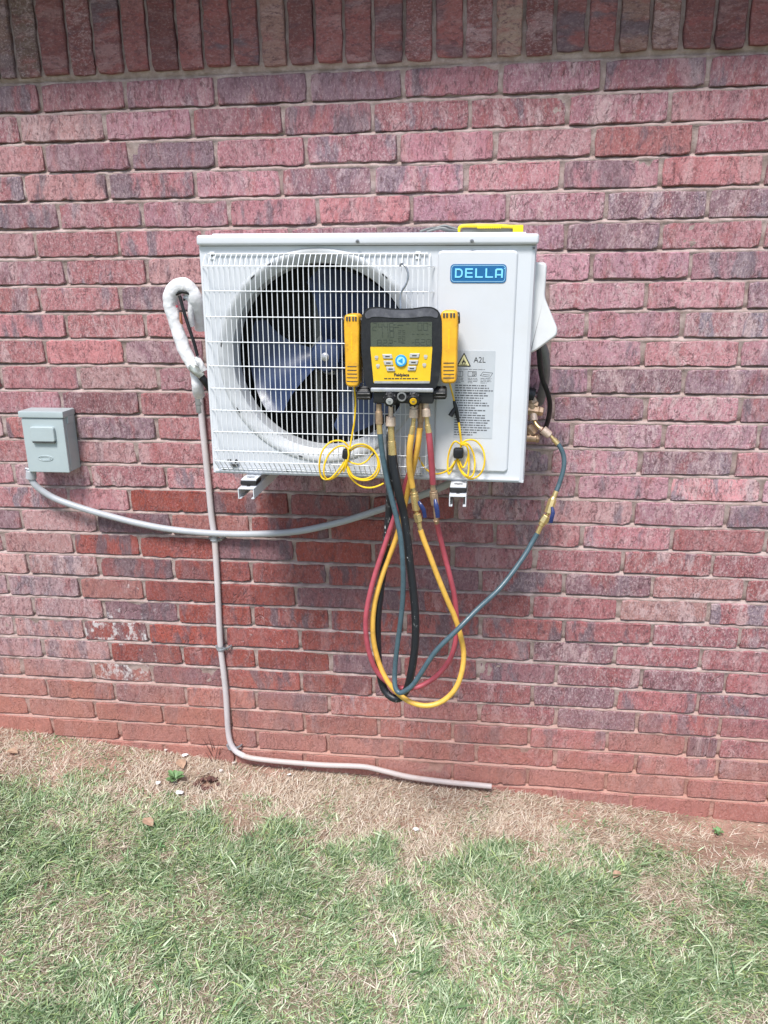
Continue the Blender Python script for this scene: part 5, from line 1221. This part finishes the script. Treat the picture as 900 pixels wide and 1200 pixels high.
# ------------------------------------------------------------------ lawn
def lawn():
    rs = np.random.RandomState(3)
    n1, n2 = 540000, 20000
    x = np.concatenate([rs.uniform(-1.75, 1.6, n1), rs.uniform(-3.0, 3.0, n2)])
    y = np.concatenate([-(rs.rand(n1) ** 1.0) * 1.25 - .004, rs.uniform(-3.4, -.004, n2)])
    far = np.concatenate([np.zeros(n1, bool), np.ones(n2, bool)])
    ins = (x > -1.75) & (x < 1.6) & (y > -1.254)
    keep = ~(far & ins)
    d = -y
    patch = fbm(x, y, 4.2, 31); fine = fbm(x, y, 14, 51); bare = fbm(x, y, 7.5, 71)
    edge = np.interp(x, [-1.4, -.8, -.3, .1, .5, 1.2], [-.02, .03, .13, .24, .25, .34])
    t = (d - edge) / .13 + (patch - .5) * 9.5 + (fine - .5) * 7
    green = 1 / (1 + np.exp(-t * 1.1)); green = .10 + .26 * np.clip((fine - .35) * 3, 0, 1) + .62 * green
    isg = rs.rand(len(x)) < green
    # bare soil patches near the wall and on the right
    b = (bare - .5) * 4 + (.20 - d) * 1.6 + np.clip((x - .85) / .3, 0, 1) * np.clip((.35 - d) * 5, 0, 1) * 1.5
    keep &= rs.rand(len(x)) > 1 / (1 + np.exp(-(b - .62) * 3.2)) * .94
    keep &= rs.rand(len(x)) > np.clip(.55 - fine, 0, .5) * 1.1
    keep &= np.hypot((x - GH[0]) / .05, (y - GH[1]) / .035) > 1
    for a_ in ((x, y),): pass
    x, y, d, far, isg, patch, fine = (q[keep] for q in (x, y, d, far, isg, patch, fine))
    n = len(x); z = ground_h(x, y) - .003
    tuft = np.clip((patch - .42) * 2.6 + (fine - .42) * 3.2, .0, 1)
    grow = np.clip(d / .35, .35, 1)
    Lh = np.where(isg, (.014 + .040 * rs.rand(n) ** 1.7) * (.62 + .6 * tuft) * grow, .014 + .034 * rs.rand(n) ** 1.4) * np.where(far, 1.5, 1)
    lean = np.where(isg, R_(34) + R_(54) * rs.rand(n) ** .62, R_(55) + R_(33) * rs.rand(n))
    curl = np.where(isg, R_(10) + R_(60) * rs.rand(n), R_(-25) + R_(50) * rs.rand(n))
    comb = (fbm(x, y, 2.7, 91) - .5) * 9
    ph = comb + rs.normal(0, 1.5, n)
    wd = np.where(isg, .0006 + .0008 * rs.rand(n), .0005 + .0007 * rs.rand(n)) * np.where(far, 3, 1)
    big = (rs.rand(n) < .05) & isg; wd = np.where(big, wd * 2.0, wd); Lh = np.where(big, Lh * 1.35, Lh)
    S = np.array([0, .38, .72, 1.0]); Wf = np.array([.85, 1.0, .7, 0])
    px_, py_, pz_ = [x], [y], [z]
    for i in range(3):
        ang = np.clip(lean + curl * S[i], 0, R_(100)); ds = (S[i + 1] - S[i]) * Lh
        px_.append(px_[-1] + np.cos(ph) * np.sin(ang) * ds); py_.append(np.minimum(py_[-1] + np.sin(ph) * np.sin(ang) * ds, -.002)); pz_.append(pz_[-1] + np.cos(ang) * ds)
    tw = rs.uniform(-.6, .6, n)
    sx, sy, sz = -np.sin(ph) * np.cos(tw), np.cos(ph) * np.cos(tw), np.sin(tw)
    V = np.zeros((n, 7, 3), np.float32)
    for i in range(3):
        for s, sg in ((0, -1), (1, 1)):
            V[:, 2 * i + s, 0] = px_[i] + sx * wd * Wf[i] * sg; V[:, 2 * i + s, 1] = np.minimum(py_[i] + sy * wd * Wf[i] * sg, -.001); V[:, 2 * i + s, 2] = pz_[i] + sz * wd * Wf[i] * sg
    V[:, 6, 0], V[:, 6, 1], V[:, 6, 2] = px_[3], py_[3], pz_[3]
    # colours of the blades themselves
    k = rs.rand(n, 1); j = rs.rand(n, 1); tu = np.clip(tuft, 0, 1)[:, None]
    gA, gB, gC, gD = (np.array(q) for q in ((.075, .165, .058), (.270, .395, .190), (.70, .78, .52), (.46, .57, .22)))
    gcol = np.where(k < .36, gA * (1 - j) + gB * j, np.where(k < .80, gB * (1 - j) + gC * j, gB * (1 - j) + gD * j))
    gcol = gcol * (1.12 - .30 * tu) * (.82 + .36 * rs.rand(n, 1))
    sA, sB, sC = (np.array(q) for q in ((.62, .52, .40), (.43, .33, .24), (.78, .70, .59)))
    scol = np.where(k < .5, sA * (1 - j) + sB * j, sA * (1 - j) + sC * j)
    col = np.where(isg[:, None], gcol, scol)
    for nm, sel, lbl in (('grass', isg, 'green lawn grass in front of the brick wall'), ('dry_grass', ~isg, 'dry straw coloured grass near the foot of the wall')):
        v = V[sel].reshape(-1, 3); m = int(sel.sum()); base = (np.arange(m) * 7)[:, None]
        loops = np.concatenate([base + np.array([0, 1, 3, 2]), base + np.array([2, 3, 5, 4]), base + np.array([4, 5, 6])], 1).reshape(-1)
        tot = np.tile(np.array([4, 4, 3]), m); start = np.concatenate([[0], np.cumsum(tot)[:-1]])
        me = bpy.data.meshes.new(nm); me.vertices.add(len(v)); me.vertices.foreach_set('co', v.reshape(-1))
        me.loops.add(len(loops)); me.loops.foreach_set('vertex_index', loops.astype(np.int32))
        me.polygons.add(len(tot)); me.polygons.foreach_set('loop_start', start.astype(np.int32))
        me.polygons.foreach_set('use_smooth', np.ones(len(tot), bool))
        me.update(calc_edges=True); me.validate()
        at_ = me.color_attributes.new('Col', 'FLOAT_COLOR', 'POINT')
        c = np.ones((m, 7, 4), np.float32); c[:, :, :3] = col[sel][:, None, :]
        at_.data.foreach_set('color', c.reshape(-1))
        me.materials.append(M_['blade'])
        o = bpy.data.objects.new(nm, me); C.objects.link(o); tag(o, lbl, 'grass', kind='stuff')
lawn()
def tall_blades():
    p0 = on_ground(250, 889); o = thing('grass_tuft', 'few tall dry grass stalks against the wall by the drain pipe bend', 'grass tuft', p0)
    for (u0, v0, u1, v1) in ((251, 887, 237, 864), (252, 886, 243, 858), (254, 885, 248, 866), (255, 884, 264, 871), (249, 890, 240, 880), (252, 890, 257, 868), (256, 886, 259, 876)):
        a = on_ground(u0, v0 + 3); b = at(u1, v1, -.02); c = (a + b) / 2 + Vector((.002, -.006, .006))
        MB().tube([a, c, b], [.0013, .0012, .0004], 5, sub=4).build('stalk', M_['deadleaf'] if u1 > 260 else M_['clod'], o)
def crumbs():
    m = MB(); r6 = random.Random(77)
    for k in range(420):
        x = r6.uniform(-1.5, 1.35); y = -abs(r6.gauss(0, .09)) - .006; y = max(y, -.5)
        z = float(ground_h(x, y)); s_ = r6.uniform(.0015, .0055) * (1.6 if r6.random() < .08 else 1)
        b = bmesh.new(); bmesh.ops.create_icosphere(b, subdivisions=1, radius=s_); b.verts.index_update()
        m.add([Vector((q.co.x * r6.uniform(.7, 1.4) + x, q.co.y + y, q.co.z * .7 + z + s_ * .5)) for q in b.verts], [[q.index for q in f.verts] for f in b.faces]); b.free()
    o = m.build('soil_crumbs', M_['soil'], None); tag(o, 'loose crumbs of red soil scattered along the foot of the wall', 'soil', kind='stuff')
crumbs()
tall_blades()
print('bricks', count)
